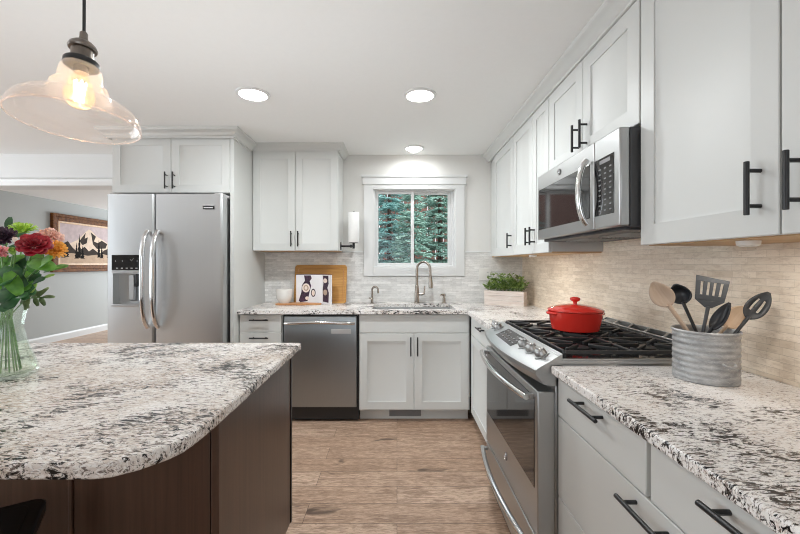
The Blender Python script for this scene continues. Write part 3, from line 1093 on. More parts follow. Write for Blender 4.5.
MB_ = quad_on_panel(1.690, 1.965, .18, .78, .0015)
dsp = MB_.build('display', 'blackglass', cp, smooth=0)
q = MB()
for i in range(6):
    for j in range(3):
        if j == 0 and i in (2, 3):
            continue
        k = quad_on_panel(1.715 + i * .040, 1.738 + i * .040, .27 + j * .16, .31 + j * .16, .0022)
        q.add(k.v, k.f)
q.build('display_pattern', 'greyprint', cp, smooth=0)
nrm = Vector((-.45, 0, .89)).normalized()
for y in (2.135, 2.065, 1.625, 1.540, 1.455):
    p = panel_pt(y, .46)
    k = MB()
    k.tube([p - nrm * .003, p + nrm * .004, p + nrm * .005, p + nrm * .022, p + nrm * .026], [.030, .030, .023, .021, .017], 20)
    ko = k.build('knob', 'steel_range', cp)
    kk = MB()
    kk.bar(p + nrm * .029 + Vector((.0, -.021, 0)), p + nrm * .029 + Vector((0, .021, 0)), .011, .012, nrm)
    kk.build('knob_grip', 'chrome', ko, bevel=.002)
# burners
bspots = [(.735, 1.535), (1.00, 1.535), (.868, ym), (.735, 2.015), (1.00, 2.015)]
for i, (x, y) in enumerate(bspots):
    r0 = .052 if i != 2 else .045
    bo = MB().solid([(r0, .9215), (r0 * .95, .928), (r0 * .7, .929)], 24, (x, y, 0)).build('burner', 'darkgrey', t)
    MB().solid([(r0 * .78, .929), (r0 * .8, .936), (r0 * .7, .938), (r0 * .1, .9385)], 24, (x, y, 0)).build('burner_cap', 'iron', bo)
# grates
for k in range(3):
    y0 = ya + .022 + k * .2505
    y1 = y0 + .246
    x0, x1 = .618, 1.116
    g = MB()
    zt, th, wd = .945, .014, .011
    ymid = (y0 + y1) / 2
    for y in (y0, y1):
        g.bar((x0, y, zt), (x1, y, zt), wd, th)
    for x in (x0, x1, (x0 + x1) / 2):
        g.bar((x, y0, zt), (x, y1, zt), wd, th)
    cs = [(.735, ymid), (1.00, ymid)] if k != 1 else [(.745, ymid), (.868 + .128, ymid)]
    for cx, cy in cs:
        for a in (45, 135, 225, 315):
            dx, dy = math.cos(R(a)), math.sin(R(a))
            g.bar((cx + dx * .030, cy + dy * .030, zt + .003), (cx + dx * .135, cy + dy * .135, zt + .003), wd * .9, th)
        g.bar((cx - .125, cy, zt), (cx - .032, cy, zt), wd * .9, th)
        g.bar((cx + .032, cy, zt), (cx + .125, cy, zt), wd * .9, th)
    for x in (x0, x1):
        for y in (y0 + .004, y1 - .004):
            g.box(x - .006, y - .006, .9216, x + .006, y + .006, zt)
    g.build('grate', 'iron', t, bevel=.0025)
# oven door
od = MB().box(XR, ya + .002, .272, .575, yb - .002, .806).build('oven_door', 'steel_range', t, bevel=.004)
MB().box(XR - .002, ya + .030, .440, XR + .01, yb - .030, .778).build('oven_window', 'blackglass', od, bevel=.002)
hp = []
for i in range(25):
    s = i / 24
    u = 2 * s - 1
    hp.append((XR - .030 - .034 * (1 - u * u), ya + .030 + (yb - ya - .060) * s, .778))
MB().tube(hp, .0145, 12, flat=.8).build('handle', 'chrome', od)
for y in (ya + .045, yb - .045):
    MB().bar((XR + .002, y, .778), (XR - .036, y, .778), .022, .020).build('handle_mount', 'steel_range', od, bevel=.003)
q = MB().tube([(XR - .0005, ym, .372), (XR - .004, ym, .372)], .018, 24)
q.build('badge', 'greyprint', od)
q = MB()
q.tube([(XR - .0045, ym + .0145 * math.cos(R(a)), .372 + .0145 * math.sin(R(a))) for a in range(0, 361, 20)], .0011, 6)
q.tube([(XR - .0045, ym + .008 + .004 * math.cos(R(a)), .372 + .006 * math.sin(R(a))) for a in range(20, 340, 20)], .0009, 5)
q.tube([(XR - .0045, ym - .005 + .004 * math.cos(R(a)), .373 + .003 * math.sin(R(a)) + (-.004 if a > 180 else .003)) for a in range(50, 330, 20)], .0009, 5)
q.build('monogram', 'chrome', od)
dw = MB().box(XR, ya + .002, .060, .575, yb - .002, .262).build('warming_drawer', 'steel_range', t, bevel=.004)
hp = []
for i in range(25):
    s = i / 24
    u = 2 * s - 1
    hp.append((XR - .026 - .030 * (1 - u * u), ya + .020 + (yb - ya - .040) * s, .236))
MB().tube(hp, .013, 12, flat=.8).build('handle', 'chrome', dw)
for y in (ya + .035, yb - .035):
    MB().bar((XR + .002, y, .236), (XR - .030, y, .236), .020, .018).build('handle_mount', 'steel_range', dw, bevel=.003)
MB().box(.535, ya + .01, .0, 1.15, yb - .01, .06).build('toe_plate', 'black', t, smooth=0)

# ------------------------------------------------------------------ microwave
t = thing('microwave', 'stainless over-the-range microwave under the short wall cabinet', 'microwave', (0, 0, 0))
XM = .812
MB().box(.850, 1.384, 1.404, 1.194, 2.198, 1.772).build('body', 'darkgrey', t, bevel=.003)
md = MB().box(XM, 1.566, 1.410, .850, 2.196, 1.772).build('door', 'steel_range', t, bevel=.006)
MB().box(XM - .0015, 1.600, 1.462, XM + .01, 2.170, 1.690).build('door_window', 'blackglass', md, bevel=.002)
hp = []
for i in range(21):
    s = i / 20
    u = 2 * s - 1
    hp.append((XM - .012 - .036 * (1 - u * u) ** .7, 1.603, 1.436 + .270 * s))
MB().tube(hp, .015, 12, flat=.75, ref=(1, 0, 0)).build('handle', 'chrome', md)
cp = MB().box(XM, 1.384, 1.410, .850, 1.563, 1.772).build('control_panel', 'steel_range', t, bevel=.006)
kp = MB().box(XM - .0015, 1.420, 1.462, XM + .01, 1.562, 1.690).build('keypad', 'blackglass', cp, bevel=.002)
q = MB()
for j in range(9):
    for i in range(3):
        q.box(XM - .0022, 1.436 + i * .038, 1.478 + j * .0205, XM - .001, 1.450 + i * .038, 1.4835 + j * .0205)
q.box(XM - .0022, 1.445, 1.665, XM - .001, 1.52, 1.680)
q.build('keypad_pattern', 'greyprint', kp, smooth=0)
bd = MB().tube([(XM - .0005, 1.90, 1.730), (XM - .004, 1.90, 1.730)], .016, 24).build('badge', 'greyprint', md)
q = MB()
q.tube([(XM - .0045, 1.90 + .0130 * math.cos(R(a)), 1.730 + .0130 * math.sin(R(a))) for a in range(0, 361, 20)], .001, 6)
q.tube([(XM - .0045, 1.907 + .004 * math.cos(R(a)), 1.730 + .006 * math.sin(R(a))) for a in range(20, 340, 20)], .0009, 5)
q.tube([(XM - .0045, 1.895 + .004 * math.cos(R(a)), 1.731 + .003 * math.sin(R(a)) + (-.004 if a > 180 else .003)) for a in range(50, 330, 20)], .0009, 5)
q.build('monogram', 'chrome', md)
q = MB().box(.845, 1.40, 1.396, 1.19, 2.18, 1.404)
un = q.build('underside', 'darkgrey', t, bevel=.002)
for y in (1.50, 1.84):
    g = MB()
    for i in range(9):
        g.box(.93 + i * .02, y, 1.392, .936 + i * .02, y + .25, 1.397)
    g.build('grease_filter', 'steel_range', un, smooth=0)

# ------------------------------------------------------------------ island
b = MB()
ic = [(-1.95, 1.775), (-1.95, .698), (-.590, .698)]
ic += [(-.560, .699), (-.530, .706), (-.495, .731), (-.462, .770), (-.448, .800), (-.442, .850), (-.440, .910)]
ic += [(-.445, 1.765), (-.455, 1.775)]
ob = b.prism(ic, CT - .032, CT).build('island_countertop', 'granite', None, bevel=.007, seg=3)
tag(ob, 'speckled granite island top with a rounded clipped corner under the pendant', 'countertop')
t = thing('kitchen_island', 'dark espresso kitchen island base under the granite island top', 'island', (0, 0, 0))
xi, yi, yk = -.480, 1.020, 1.722
zt = CT - .0325
MB().box(-1.90, yi + .02, 0, xi - .02, yk - .06, zt).box(-1.90, yk - .06, .10, xi - .02, yk - .02, zt).build('body', 'espresso', t, smooth=0)
MB().prism([(yi + .001, 0), (yk - .085, 0), (yk - .085, .105), (yk, .105), (yk, zt), (yi + .001, zt)], xi - .02, xi, 'x').build('end_panel', 'espresso', t, bevel=.0015)
MB().prism([(yk - .012, .106), (yk + .003, .106), (yk + .003, zt), (yk - .012, zt)], xi - .004, xi + .004, 'x').build('edge_strip', 'black', t)
for x0, x1 in ((-.868, xi - .022), (-1.38, -.880), (-1.899, -1.392)):
    MB().box(x0, yi, .0, x1, yi + .02, zt).build('back_panel', 'espresso', t, bevel=.0015)
for x in (-.874, -1.386):
    MB().box(x - .0045, yi - .006, 0, x + .0045, yi + .018, zt).build('batten', 'espresso', t, bevel=.0015)
MB().box(xi - .018, yi - .004, 0, xi + .004, yi + .014, zt).build('corner_trim', 'espresso', t, bevel=.002)

# stool under the overhang
t = thing('bar_stool', 'black backless bar stool tucked under the island overhang', 'stool', (-.937, .700, 0), R(33.5))
s = .19
q = []
for cx, cy, a0 in ((s - .03, s - .03, 0), (-s + .03, s - .03, 90), (-s + .03, -s + .03, 180), (s - .03, -s + .03, 270)):
    for k in range(7):
        a = R(a0 + 15 * k)
        q.append((cx + .03 * math.cos(a), cy + .03 * math.sin(a)))
MB().prism(q, .657, .685).build('seat', 'blackmetal', t, bevel=.005)
MB().prism([(x * .86, y * .86) for x, y in q], .685, .688).build('seat_pad', 'blackmetal', t, bevel=.003)
for ax in (-1, 1):
    for ay in (-1, 1):
        MB().bar((ax * .15, ay * .15, .657), (ax * .205, ay * .205, 0), .032, .032, (ax, -ay, 0)).build('leg', 'blackmetal', t, bevel=.003)
q = MB()
for a, c_ in (((-1, -1), (1, -1)), ((1, -1), (1, 1)), ((1, 1), (-1, 1)), ((-1, 1), (-1, -1))):
    q.bar((a[0] * .182, a[1] * .182, .27), (c_[0] * .182, c_[1] * .182, .27), .014, .022)
q.build('footrest', 'blackmetal', t, bevel=.002)

# ------------------------------------------------------------------ ceiling lights and pendant
def can(label, x, y, r, dome):
    t = thing('recessed_light', label, 'light', (x, y, CEIL), 0, 'recessed ceiling lights')
    MB().lathe([(r, 0), (r + .020, 0), (r + .018, -.006), (r + .002, -.010), (r, -.006)], 40, close=True).build('trim_ring', 'trim', t)
    if dome:
        MB().lathe([(r, -.004), (r * .72, -.010), (r * .70, -.020), (r * .5, -.032), (.001, -.038)], 32).build('lens', 'lens', t)
    else:
        MB().lathe([(r, -.005), (r * .6, -.007), (.001, -.008)], 32).build('lens', 'lens', t)
    d = bpy.data.lights.new('downlight', 'AREA')
    d.shape = 'DISK'
    d.size = r * 1.8
    d.energy = 2.2 if dome else 9
    d.color = (.94, .985, 1.0)
    o = bpy.data.objects.new('downlight', d)
    C.objects.link(o)
    o.location = (x, y, CEIL - .042)
    return t


can('round recessed ceiling light in front of the refrigerator cabinet', -.884, 2.333, .082, False)
can('round recessed ceiling light in the middle of the ceiling', .142, 2.347, .082, False)
can('small domed recessed ceiling light above the window', .153, 3.42, .072, True)

P0 = Vector((-.924, 1.098, 1.676))
t = thing('pendant_lamp', 'clear glass pendant lamp hanging over the island', 'lamp', P0)
t.rotation_euler = (R(-4.9), 0, 0)
prof = [(.155, 0), (.1555, .004), (.1545, .014), (.150, .028), (.141, .043), (.126, .056), (.108, .066), (.092, .072), (.082, .075), (.078, .078), (.077, .084), (.073, .087), (.071, .090), (.070, .104), (.066, .112), (.059, .117), (.054, .119), (.0535, .124), (.0525, .148), (.050, .160), (.045, .170), (.040, .176)]
MB().lathe(prof, 64).lathe([(.155, 0), (.152, -.001), (.1515, .003), (.1545, .004)], 64, close=True).build('glass_shade', 'shade', t, smooth=38)
MB().solid([(.042, .172), (.043, .176), (.043, .186), (.040, .190)], 32).build('collar', 'blackmetal', t)
so = MB().solid([(.026, .188), (.027, .190), (.027, .222), (.034, .223), (.036, .228), (.032, .238), (.024, .246), (.013, .252), (.010, .262), (.010, .275), (.006, .280)], 32).build('socket', 'bronze', t)
MB().solid([(.018, .152), (.018, .172)], 20).build('socket_core', 'bronze', t)
bu = MB().lathe([(.014, .160), (.016, .146), (.027, .122), (.036, .096), (.036, .076), (.028, .057), (.013, .047), (.001, .045)], 28).build('bulb', 'bulbglass', t)
q = MB()
for k in range(6):
    a = 2 * PI * k / 6
    q.tube([(.010 * math.cos(a), .010 * math.sin(a), .068), (.013 * math.cos(a + .5),   .013 * math.sin(a + .5), .125)], .0024, 6)
q.build('filament', 'filament', bu)
d = bpy.data.lights.new('bulb_light', 'POINT')
d.energy = 0.8
d.color = (1, .80, .58)
d.shadow_soft_size = .02
o = bpy.data.objects.new('bulb_light', d)
C.objects.link(o)
o.location = P0 + Vector((0, .008, .085))
# cord straight up from the tilted socket to the ceiling
Mi = Matrix.Rotation(R(4.9), 3, 'X')
top = Mi @ (Vector((-.9225, 1.122, CEIL - .025)) - P0)
MB().tube([(0, 0, .276), tuple(Vector((0, 0, .30)) * .9 + top * .04), tuple(top)], .0042, 8).build('cord', 'black', t)
q = MB().solid([(.062, -.027), (.062, -.012), (.05, 0)], 28)
for i, p in enumerate(q.v):
    q.v[i] = tuple(top + Mi @ (Vector(p) + Vector((0, 0, .0255))))
q.build('canopy', 'bronze', t)

# ------------------------------------------------------------------ painting in the dining room
t = thing('framed_painting', 'framed mountain painting on the grey dining room wall', 'painting', (WL, 6.13, 1.135))
pw, ph = 1.45, .965
fw = .155
def frame_ring(b, d0, d1, x0, x1):
    # d = inset from the outer edge
    b.box(x0, d0, d0, x1, d1, ph - d0).box(x0, pw - d1, d0, x1, pw - d0, ph - d0)
    b.box(x0, d1, d0, x1, pw - d1, d1).box(x0, d1, ph - d1, x1, pw - d1, ph - d0)
b = MB()
frame_ring(b, 0, .05, .002, .055)
frame_ring(b, .05, .115, .002, .040)
b.build('frame', 'gilt', t, bevel=.006)
b = MB()
frame_ring(b, .115, .15, .002, .034)
b.build('liner', 'giltlight', t, bevel=.004)
cv = MB().box(.004, .15, .15, .022, pw - .15, ph - .15).build('canvas', 'art_sky', t, smooth=0)
iw, ih = pw - .3, ph - .3


def art(nm, poly, mat, lay):
    MB().prism([(.15 + iw * u, .15 + ih * v) for u, v in poly], .022, .0222 + .0006 * lay, 'x').build(nm, mat, cv, smooth=0)


art('mountain', [(0, .2), (.05, .42), (.16, .50), (.30, .60), (.42, .78), (.52, .92), (.58, .88), (.68, .74), (.80, .66), (.92, .56), (1, .50), (1, .2)], 'art_snow', 1)
for poly in ([(.0, .2), (.0, .40), (.06, .50), (.14, .56), (.22, .40), (.30, .30), (.28, .2)],
             [(.34, .58), (.46, .82), (.44, .66), (.50, .70), (.48, .54), (.40, .48)],
             [(.56, .84), (.66, .74), (.62, .60), (.70, .56), (.78, .64), (.90, .55), (.86, .42), (.68, .40), (.60, .52)],
             [(.26, .2), (.36, .36), (.44, .44), (.52, .32), (.60, .40), (.70, .30), (.76, .2)],
             [(.74, .2), (.82, .36), (.92, .42), (1, .46), (1, .2)]):
    art('rock_face', poly, 'art_rock', 2)
art('foreground', [(0, 0), (1, 0), (1, .20), (.8, .26), (.5, .20), (.2, .26), (0, .22)], 'art_ground', 3)
for x, z, hh in ((.34, .14, .62), (.29, .12, .42), (.40, .12, .34), (.12, .16, .34), (.72, .16, .50), (.78, .14, .36), (.93, .16, .62), (.06, .14, .30)):
    poly = []
    for k in range(5):
        poly.append((x - .045 * (1 - k / 5), z + hh * k / 5))
        poly.append((x - .022 * (1 - k / 5), z + hh * (k + .35) / 5))
    poly.append((x, z + hh))
    poly += [(2 * x - p[0], p[1]) for p in reversed(poly[:-1])]
    art('pine', poly, 'art_pine', 4)

# ------------------------------------------------------------------ things on the back worktop
t = thing('cutting_board', 'large bamboo cutting board leaning on the backsplash', 'cutting board', (-.965, 3.535, CT))
q = MB()
cc = []
w_, h_ = .490, .365
for cx, cz, a0 in ((w_ - .025, h_ - .025, 0), (.025, h_ - .025, 90), (.025, .025, 180), (w_ - .025, .025, 270)):
    for k in range(6):
        a = R(a0 + 18 * k)
        cc.append((cx + .025 * math.cos(a), cz + .025 * math.sin(a)))
MB().prism(cc, 0, .020, 'y').build('board', 'board', t, bevel=.003)
g = MB()
inset = [(.03 + (w_ - .06) * ((x) / w_), .03 + (h_ - .06) * (z / h_)) for x, z in cc]
pts = [(x, -.0006, z) for x, z in inset]
g.tube(pts + [pts[0]], .0028, 6).build('juice_groove', 'board_light', t)
t.rotation_euler = (R(-11), 0, 0)

t = thing('paddle_board', 'small wooden paddle board lying in front of the leaning board', 'cutting board', (-1.085, 3.365, CT))
q = [(0, .02), (.02, 0), (.26, 0), (.285, .03), (.395, .045), (.405, .065), (.395, .085), (.285, .10), (.26, .13), (.02, .13), (0, .11)]
MB().prism(q, 0, .016).build('board', 'board_light', t, bevel=.004, seg=3)
MB().tube([(.375, .065, .0155), (.375, .065, .0168)], .008, 14).build('hang_hole', 'bark', t)

b = MB().lathe([(.001, .006), (.040, .006), (.042, 0), (.046, 0), (.048, .010), (.066, .035), (.073, .075), (.075, .122), (.072, .124), (.069, .119), (.067, .075), (.058, .04), (.04, .018), (.001, .014)], 40)
ob = b.build('white_bowl', 'ceramic')
ob.location = (-1.020, 3.440, CT + .0165)
tag(ob, 'white ceramic bowl on the left end of the paddle board', 'bowl')

# open book standing between the boards
t = thing('open_book', 'open picture book standing upright before the leaning cutting board', 'book', (-.690, 3.500, CT))
hB = .268
q = MB()
def leaf(b, x0, y0, x1, y1, z0, z1, th):
    d = Vector((x1 - x0, y1 - y0, 0)).normalized()
    n_ = Vector((d.y, -d.x, 0)) * th
    c4 = [Vector((x0, y0, 0)), Vector((x1, y1, 0)), Vector((x1, y1, 0)) - n_, Vector((x0, y0, 0)) - n_]
    b.add([(p.x, p.y, z) for z in (z0, z1) for p in c4], [(3, 2, 1, 0), (4, 5, 6, 7), (0, 1, 5, 4), (1, 2, 6, 5), (2, 3, 7, 6), (3, 0, 4, 7)])
LA = (-.235, -.014)
RA = (.098, -.090)
b = MB(); leaf(b, LA[0], LA[1], 0, 0, 0, hB, .012); leaf(b, 0, 0, RA[0], RA[1], 0, hB, .012)
b.build('pages', 'page', t, smooth=0)
b = MB(); leaf(b, LA[0] - .003, LA[1] + .0125, 0, .0125, -.0, hB + .004, .002); leaf(b, .0, .0125, RA[0] + .008, RA[1] + .008, 0, hB + .004, .002)
b.build('cover', 'plum', t, smooth=0)
def pic(nm, poly, mat, side, lay=1):
    A = LA if side == 0 else RA
    L = math.hypot(*A)
    d = Vector((A[0] / L, A[1] / L, 0))
    n_ = Vector((d.y, -d.x, 0))
    if n_.y > 0:
        n_ = -n_
    b = MB()
    k = len(poly)
    vs = []
    for off in (0.0, .0004 * lay):
        for u, v in poly:
            s = (1 - u) if side == 0 else u
            p = d * (s * L) + n_ * (off + .0001)
            vs.append((p.x, p.y, v * hB))
    b.add(vs, [tuple(range(k)), tuple(range(2 * k - 1, k - 1, -1))] + [(i, (i + 1) % k, k + (i + 1) % k, k + i) for i in range(k)])
    b.build(nm, mat, t, smooth=0)
circ = lambda cx, cy, rx, ry, n=20: [(cx + rx * math.cos(2 * PI * i / n), cy + ry * math.sin(2 * PI * i / n)) for i in range(n)]
pic('picture', [(.30, .98), (.56, .98), (.60, .88), (.52, .78), (.58, .62), (.52, .42), (.44, .10), (.16, .06), (.10, .12), (.20, .40), (.22, .64), (.34, .80)], 'plum', 0, 1)
pic('picture', circ(.38, .55, .15, .155), 'cream', 0, 2)
pic('picture', circ(.38, .55, .10, .10), 'graywood', 0, 3)
pic('picture', circ(.38, .55, .055, .06), 'cream', 0, 4)
pic('picture', circ(.42, .20, .07, .06), 'cream', 0, 2)
pic('picture', circ(.66, .38, .09, .14), 'plum', 0, 1)
pic('picture', circ(.66, .38, .06, .10), 'cream', 0, 2)
pic('picture', [(.10, .08), (.72, .06), (.76, .40), (.60, .56), (.74, .70), (.70, .97), (.10, .97), (.16, .7), (.08, .5)], 'plum', 1, 1)
pic('picture', circ(.36, .80, .22, .08), 'cream', 1, 2)
pic('picture', circ(.36, .40, .22, .10), 'graywood', 1, 2)
t.location.z = CT

# paper towel holder on the cabinet side
t = thing('paper_towel_holder', 'black paper towel holder fixed to the side of the wall cabinet', 'holder', (-.515, 3.47, 1.433))
MB().tube([(0, 0, 0), (.006, 0, 0)], .026, 20).box(0, -.014, -.035, .006, .014, .035).build('mount', 'blackmetal', t)
MB().tube([(.004, 0, 0), (.125, 0, 0)], .0085, 12).tube([(.088, 0, 0), (.105, 0, 0)], .014, 14).build('arm', 'blackmetal', t)
MB().tube([(.120, 0, -.022), (.120, 0, .028)], .012, 14).tube([(.120, 0, .028), (.120, 0, .032)], .042, 24).tube([(.120, 0, .032), (.120, 0, .318)], .008, 12).build('spindle', 'blackmetal', t)
ob = MB().lathe([(.012, 0), (.048, 0), (.050, .003), (.050, .272), (.048, .275), (.012, .275)], 36, close=True).build('paper_towel_roll', 'paper')
ob.location = (-.395, 3.47, 1.4655)
tag(ob, 'white paper towel roll on the black holder', 'paper towel')

# wall plate
t = thing('wall_plate', 'white double outlet plate on the backsplash behind the planter', 'outlet', (.780, WB - .0102, 1.115))
MB().box(0, -.006, 0, .118, 0, .115).build('plate', 'plate', t, bevel=.003)
MB().box(.020, -.0085, .024, .050, -.006, .092).build('rocker_switch', 'plate', t, bevel=.001)
q = MB().box(.070, -.008, .022, .098, -.006, .094)
q.build('outlet', 'plate', t, bevel=.001)
MB().box(.078, -.0084, .070, .081, -.0078, .080).box(.087, -.0084, .070, .090, -.0078, .080).box(.078, -.0084, .036, .081, -.0078, .046).box(.087, -.0084, .036, .090, -.0078, .046).build('slots', 'darkgrey', t, smooth=0)

# planter
ty = R(-32)
t = thing('planter_box', 'whitewashed wooden planter box of green herbs in the worktop corner', 'planter', (.790, 3.440, CT), ty)
L_, D_, Hh = .350, .115, .130
q = MB()
for k in range(3):
    z = k * .0435
    q.box(0, 0, z, L_, .012, z + .042).box(0, D_ - .012, z, L_, D_, z + .042)
q.build('long_boards', 'whitewash', t, bevel=.002)
MB().box(.0, .0125, 0, .012, D_ - .0125, Hh - .002).box(L_ - .012, .0125, 0, L_, D_ - .0125, Hh - .002).build('end_boards', 'whitewash', t, bevel=.002)
MB().box(.0122, .0122, .004, L_ - .0122, D_ - .0122, Hh - .022).build('soil', 'soil', t, smooth=0)
random.seed(21)
b = MB()
st = MB()
for i in range(95):
    x0 = random.uniform(.025, L_ - .025)
    y0 = random.uniform(.025, D_ - .025)
    hh = random.uniform(.05, .175)
    tp = Vector((x0 + random.uniform(-.045, .055), y0 + random.uniform(-.055, .045), Hh - .02 + hh))
    st.tube([(x0, y0, Hh - .024), tuple(tp)], .0013, 4)
    for k in range(9):
        s = random.uniform(.35, 1.05)
        p = Vector((x0, y0, Hh - .02)).lerp(tp, s)
        a = random.uniform(0, 2 * PI)
        d = Vector((math.cos(a), math.sin(a), random.uniform(-.1, .8))).normalized()
        sd = d.cross(Vector((0, 0, 1))).normalized()
        l = random.uniform(.028, .046)
        wd = l * .36
        m1 = p + d * l * .5
        up = sd.cross(d) * .003
        b.add([p, m1 + sd * wd, p + d * l, m1 - sd * wd, m1 - up], [(0, 1, 4), (1, 2, 4), (2, 3, 4), (3, 0, 4)])
st.build('stems', 'stem', t, smooth=0)
b.build('foliage', 'herb', t, smooth=0)

# ------------------------------------------------------------------ red pot on the range
t = thing('dutch_oven', 'red enamelled lidded pot on the range grates', 'pot', (.846, 1.805, .9565))
MB().lathe([(.001, 0), (.092, 0), (.103, .006), (.114, .05), (.120, .090), (.117, .091), (.112, .05), (.098, .010), (.001, .006)], 48).build('body', 'red', t)
for sg in (-1, 1):
    q = MB()
    a = R(25)
    pts = []
    for k in range(9):
        th_ = R(-24 + 6 * k)
        rr = .116 + .013 * math.sin(PI * k / 8)
        pts.append((sg * rr * math.cos(th_ + a * sg * 0), rr * math.sin(th_), .082))
    q.tube(pts, .0065, 8)
    q.build('side_handle', 'red', t)
ld = MB().lathe([(.121, .092), (.124, .094), (.124, .099), (.118, .103), (.085, .114), (.040, .122), (.001, .124)], 48).lathe([(.1205, .091), (.001, .091)], 48).build('lid', 'red', t)
MB().lathe([(.008, .122), (.009, .134), (.020, .140), (.024, .147), (.021, .154), (.010, .158), (.001, .158)], 24).build('knob', 'red', ld)

# ------------------------------------------------------------------ crock and utensils
kc = Vector((.985, 1.215, CT))
t = thing('utensil_crock', 'round galvanized tin crock holding kitchen utensils on the near worktop', 'crock', kc, R(20))
pr = [(.001, .004), (.080, .004), (.083, 0), (.086, .003)]
for i in range(48):
    z = .010 + .136 * i / 47
    pr.append((.0855 + .0013 * math.sin(i / 47 * 2 * PI * 7.5), z))
pr += [(.0860, .150), (.0895, .153), (.0900, .157), (.0880, .160), (.0850, .157), (.0835, .150), (.0815, .01), (.001, .008)]
MB().lathe(pr, 56).build('body', 'galv', t)
# ear handle on the right
eh = []
for k in range(11):
    a = R(-80 + 16 * k)
    eh.append((.0905 + .012 * math.cos(R(-90 + 18 * k)), -.018 * math.sin(R(-90 + 18 * k)), .070 - .018 * math.cos(R(-90 + 18 * k)) * .4))
for sg, aa in ((1, R(-112)), (-1, R(68))):
    q = MB()
    q.tube([(x * math.cos(aa) - y * math.sin(aa), x * math.sin(aa) + y * math.cos(aa), z) for x, y, z in eh], .0032, 8)
    q.build('ring_handle', 'galv', t)


def place(o, base, head, face):
    """put o with its local z along base->head and its local -y towards face"""
    base, head = Vector(base), Vector(head)
    z = (head - base).normalized()
    y = -(Vector(face) - z * Vector(face).dot(z)).normalized()
    x = y.cross(z).normalized()
    m = Matrix((x, y, z)).transposed().to_4x4()
    m.translation = base
    o.matrix_world = m
    return (head - base).length


def spoon(L, hw, hl, dish, name, mats, label, slots=0, hr=.007):
    t = thing(name, label, 'utensil', (0, 0, 0), 0, 'utensils in the tin crock')
    n, m = 14, 8
    vs, fs = [], []
    rows = []
    for i in range(n + 1):
        s = i / n
        w_ = hw * math.sin(PI * min(.985, max(.03, s ** .8))) ** .62
        z = L - hl / 2 + hl * s
        row = []
        for j in range(m + 1):
            u = j / m * 2 - 1
            row.append((u * w_, dish * (1 - u * u) * math.sin(PI * s) , z))
        rows.append(row)
    vs = [p for r_ in rows for p in r_]
    for i in range(n):
        for j in range(m):
            if slots and .30 < (i + .5) / n < .72 and j in (2, 5):
                continue
            a = i * (m + 1) + j
            fs.append((a, a + 1, a + m + 2, a + m + 1))
    h = MB().add(vs, fs).build('head', mats, t, recalc=False)
    so_ = h.modifiers.new('thick', 'SOLIDIFY')
    so_.thickness = .0035
    so_.offset = 0
    MB().tube([(0, .002, 0), (0, .001, L * .4), (0, .0, L - hl / 2 + .006)], [hr, hr * .9, hr * 1.05], 10, flat=.7).build('handle', mats, t)
    return t


FC = (-.62, -.78, .05)
B0 = CT + .012
t = spoon(.305, .033, .092, .010, 'wooden_spoon', 'graywood', 'wooden spoon leaning left out of the tin crock', hr=.0095)
place(t, (1.020, 1.20, B0), (.866, 1.235, 1.160), FC)
t = spoon(.27, .034, .068, .024, 'ladle', 'nylon_dark', 'black ladle just right of the left wooden spoon')
place(t, (1.030, 1.23, B0), (.962, 1.285, 1.152), (-.9, -.35, .35))
t = spoon(.235, .030, .085, .010, 'wooden_spoon', 'spoonwood', 'pale wooden spoon behind the grey slotted spoon')
place(t, (.945, 1.245, B0), (1.096, 1.225, 1.108), FC)
t = spoon(.275, .0265, .098, .012, 'slotted_spoon', 'nylon', 'grey slotted spoon leaning right over the crock rim', slots=1)
place(t, (.960, 1.205, B0), (1.116, 1.165, 1.153), (-.62, -.78, .05))
t = spoon(.215, .020, .10, .014, 'serving_spoon', 'nylon_dark', 'dark curved serving spoon low in the crock behind the turner')
place(t, (.930, 1.240, B0), (1.034, 1.205, 1.118), (-.8, -.4, .3))
# slotted turner
t = thing('slotted_turner', 'grey slotted turner standing tallest in the tin crock', 'utensil', (0, 0, 0), 0, 'utensils in the tin crock')
L = .275
q = MB()
def tb(u0, u1, z0, z1):
    q.box(u0, -.002, z0, u1, .002, z1)
zb, ztp = L - .030, L + .040
w2 = .042
tb(-w2, w2, ztp - .014, ztp)
tb(-w2, w2, zb, zb + .016)
xs = [-w2, -.029, -.022, -.0115, -.0045, .0045, .0115, .022, .029, w2]
for a, c_ in ((0, 1), (2, 3), (4, 5), (6, 7), (8, 9)):
    tb(xs[a], xs[c_], zb + .016, ztp - .014)
q.prism([(-.010, zb - .022), (.010, zb - .022), (w2, zb), (-w2, zb)], -.002, .002, 'y')
for i, p in enumerate(q.v):
    s = (p[2] - zb) / (ztp - zb)
    q.v[i] = (p[0] * (.86 + .14 * max(0, s)), p[1] + .010 * max(0, s) ** 2, p[2] - (.004 * (p[0] / w2) if s > .9 else 0))
q.build('head', 'nylon', t, bevel=.0008)
MB().tube([(0, 0, 0), (0, .002, .12), (0, 0, zb - .018)], [.008, .007, .0085], 10, flat=.6).build('handle', 'nylon', t)
place(t, (.935, 1.195, B0), (.961, 1.165, 1.176), (-.45, -.89, .05))

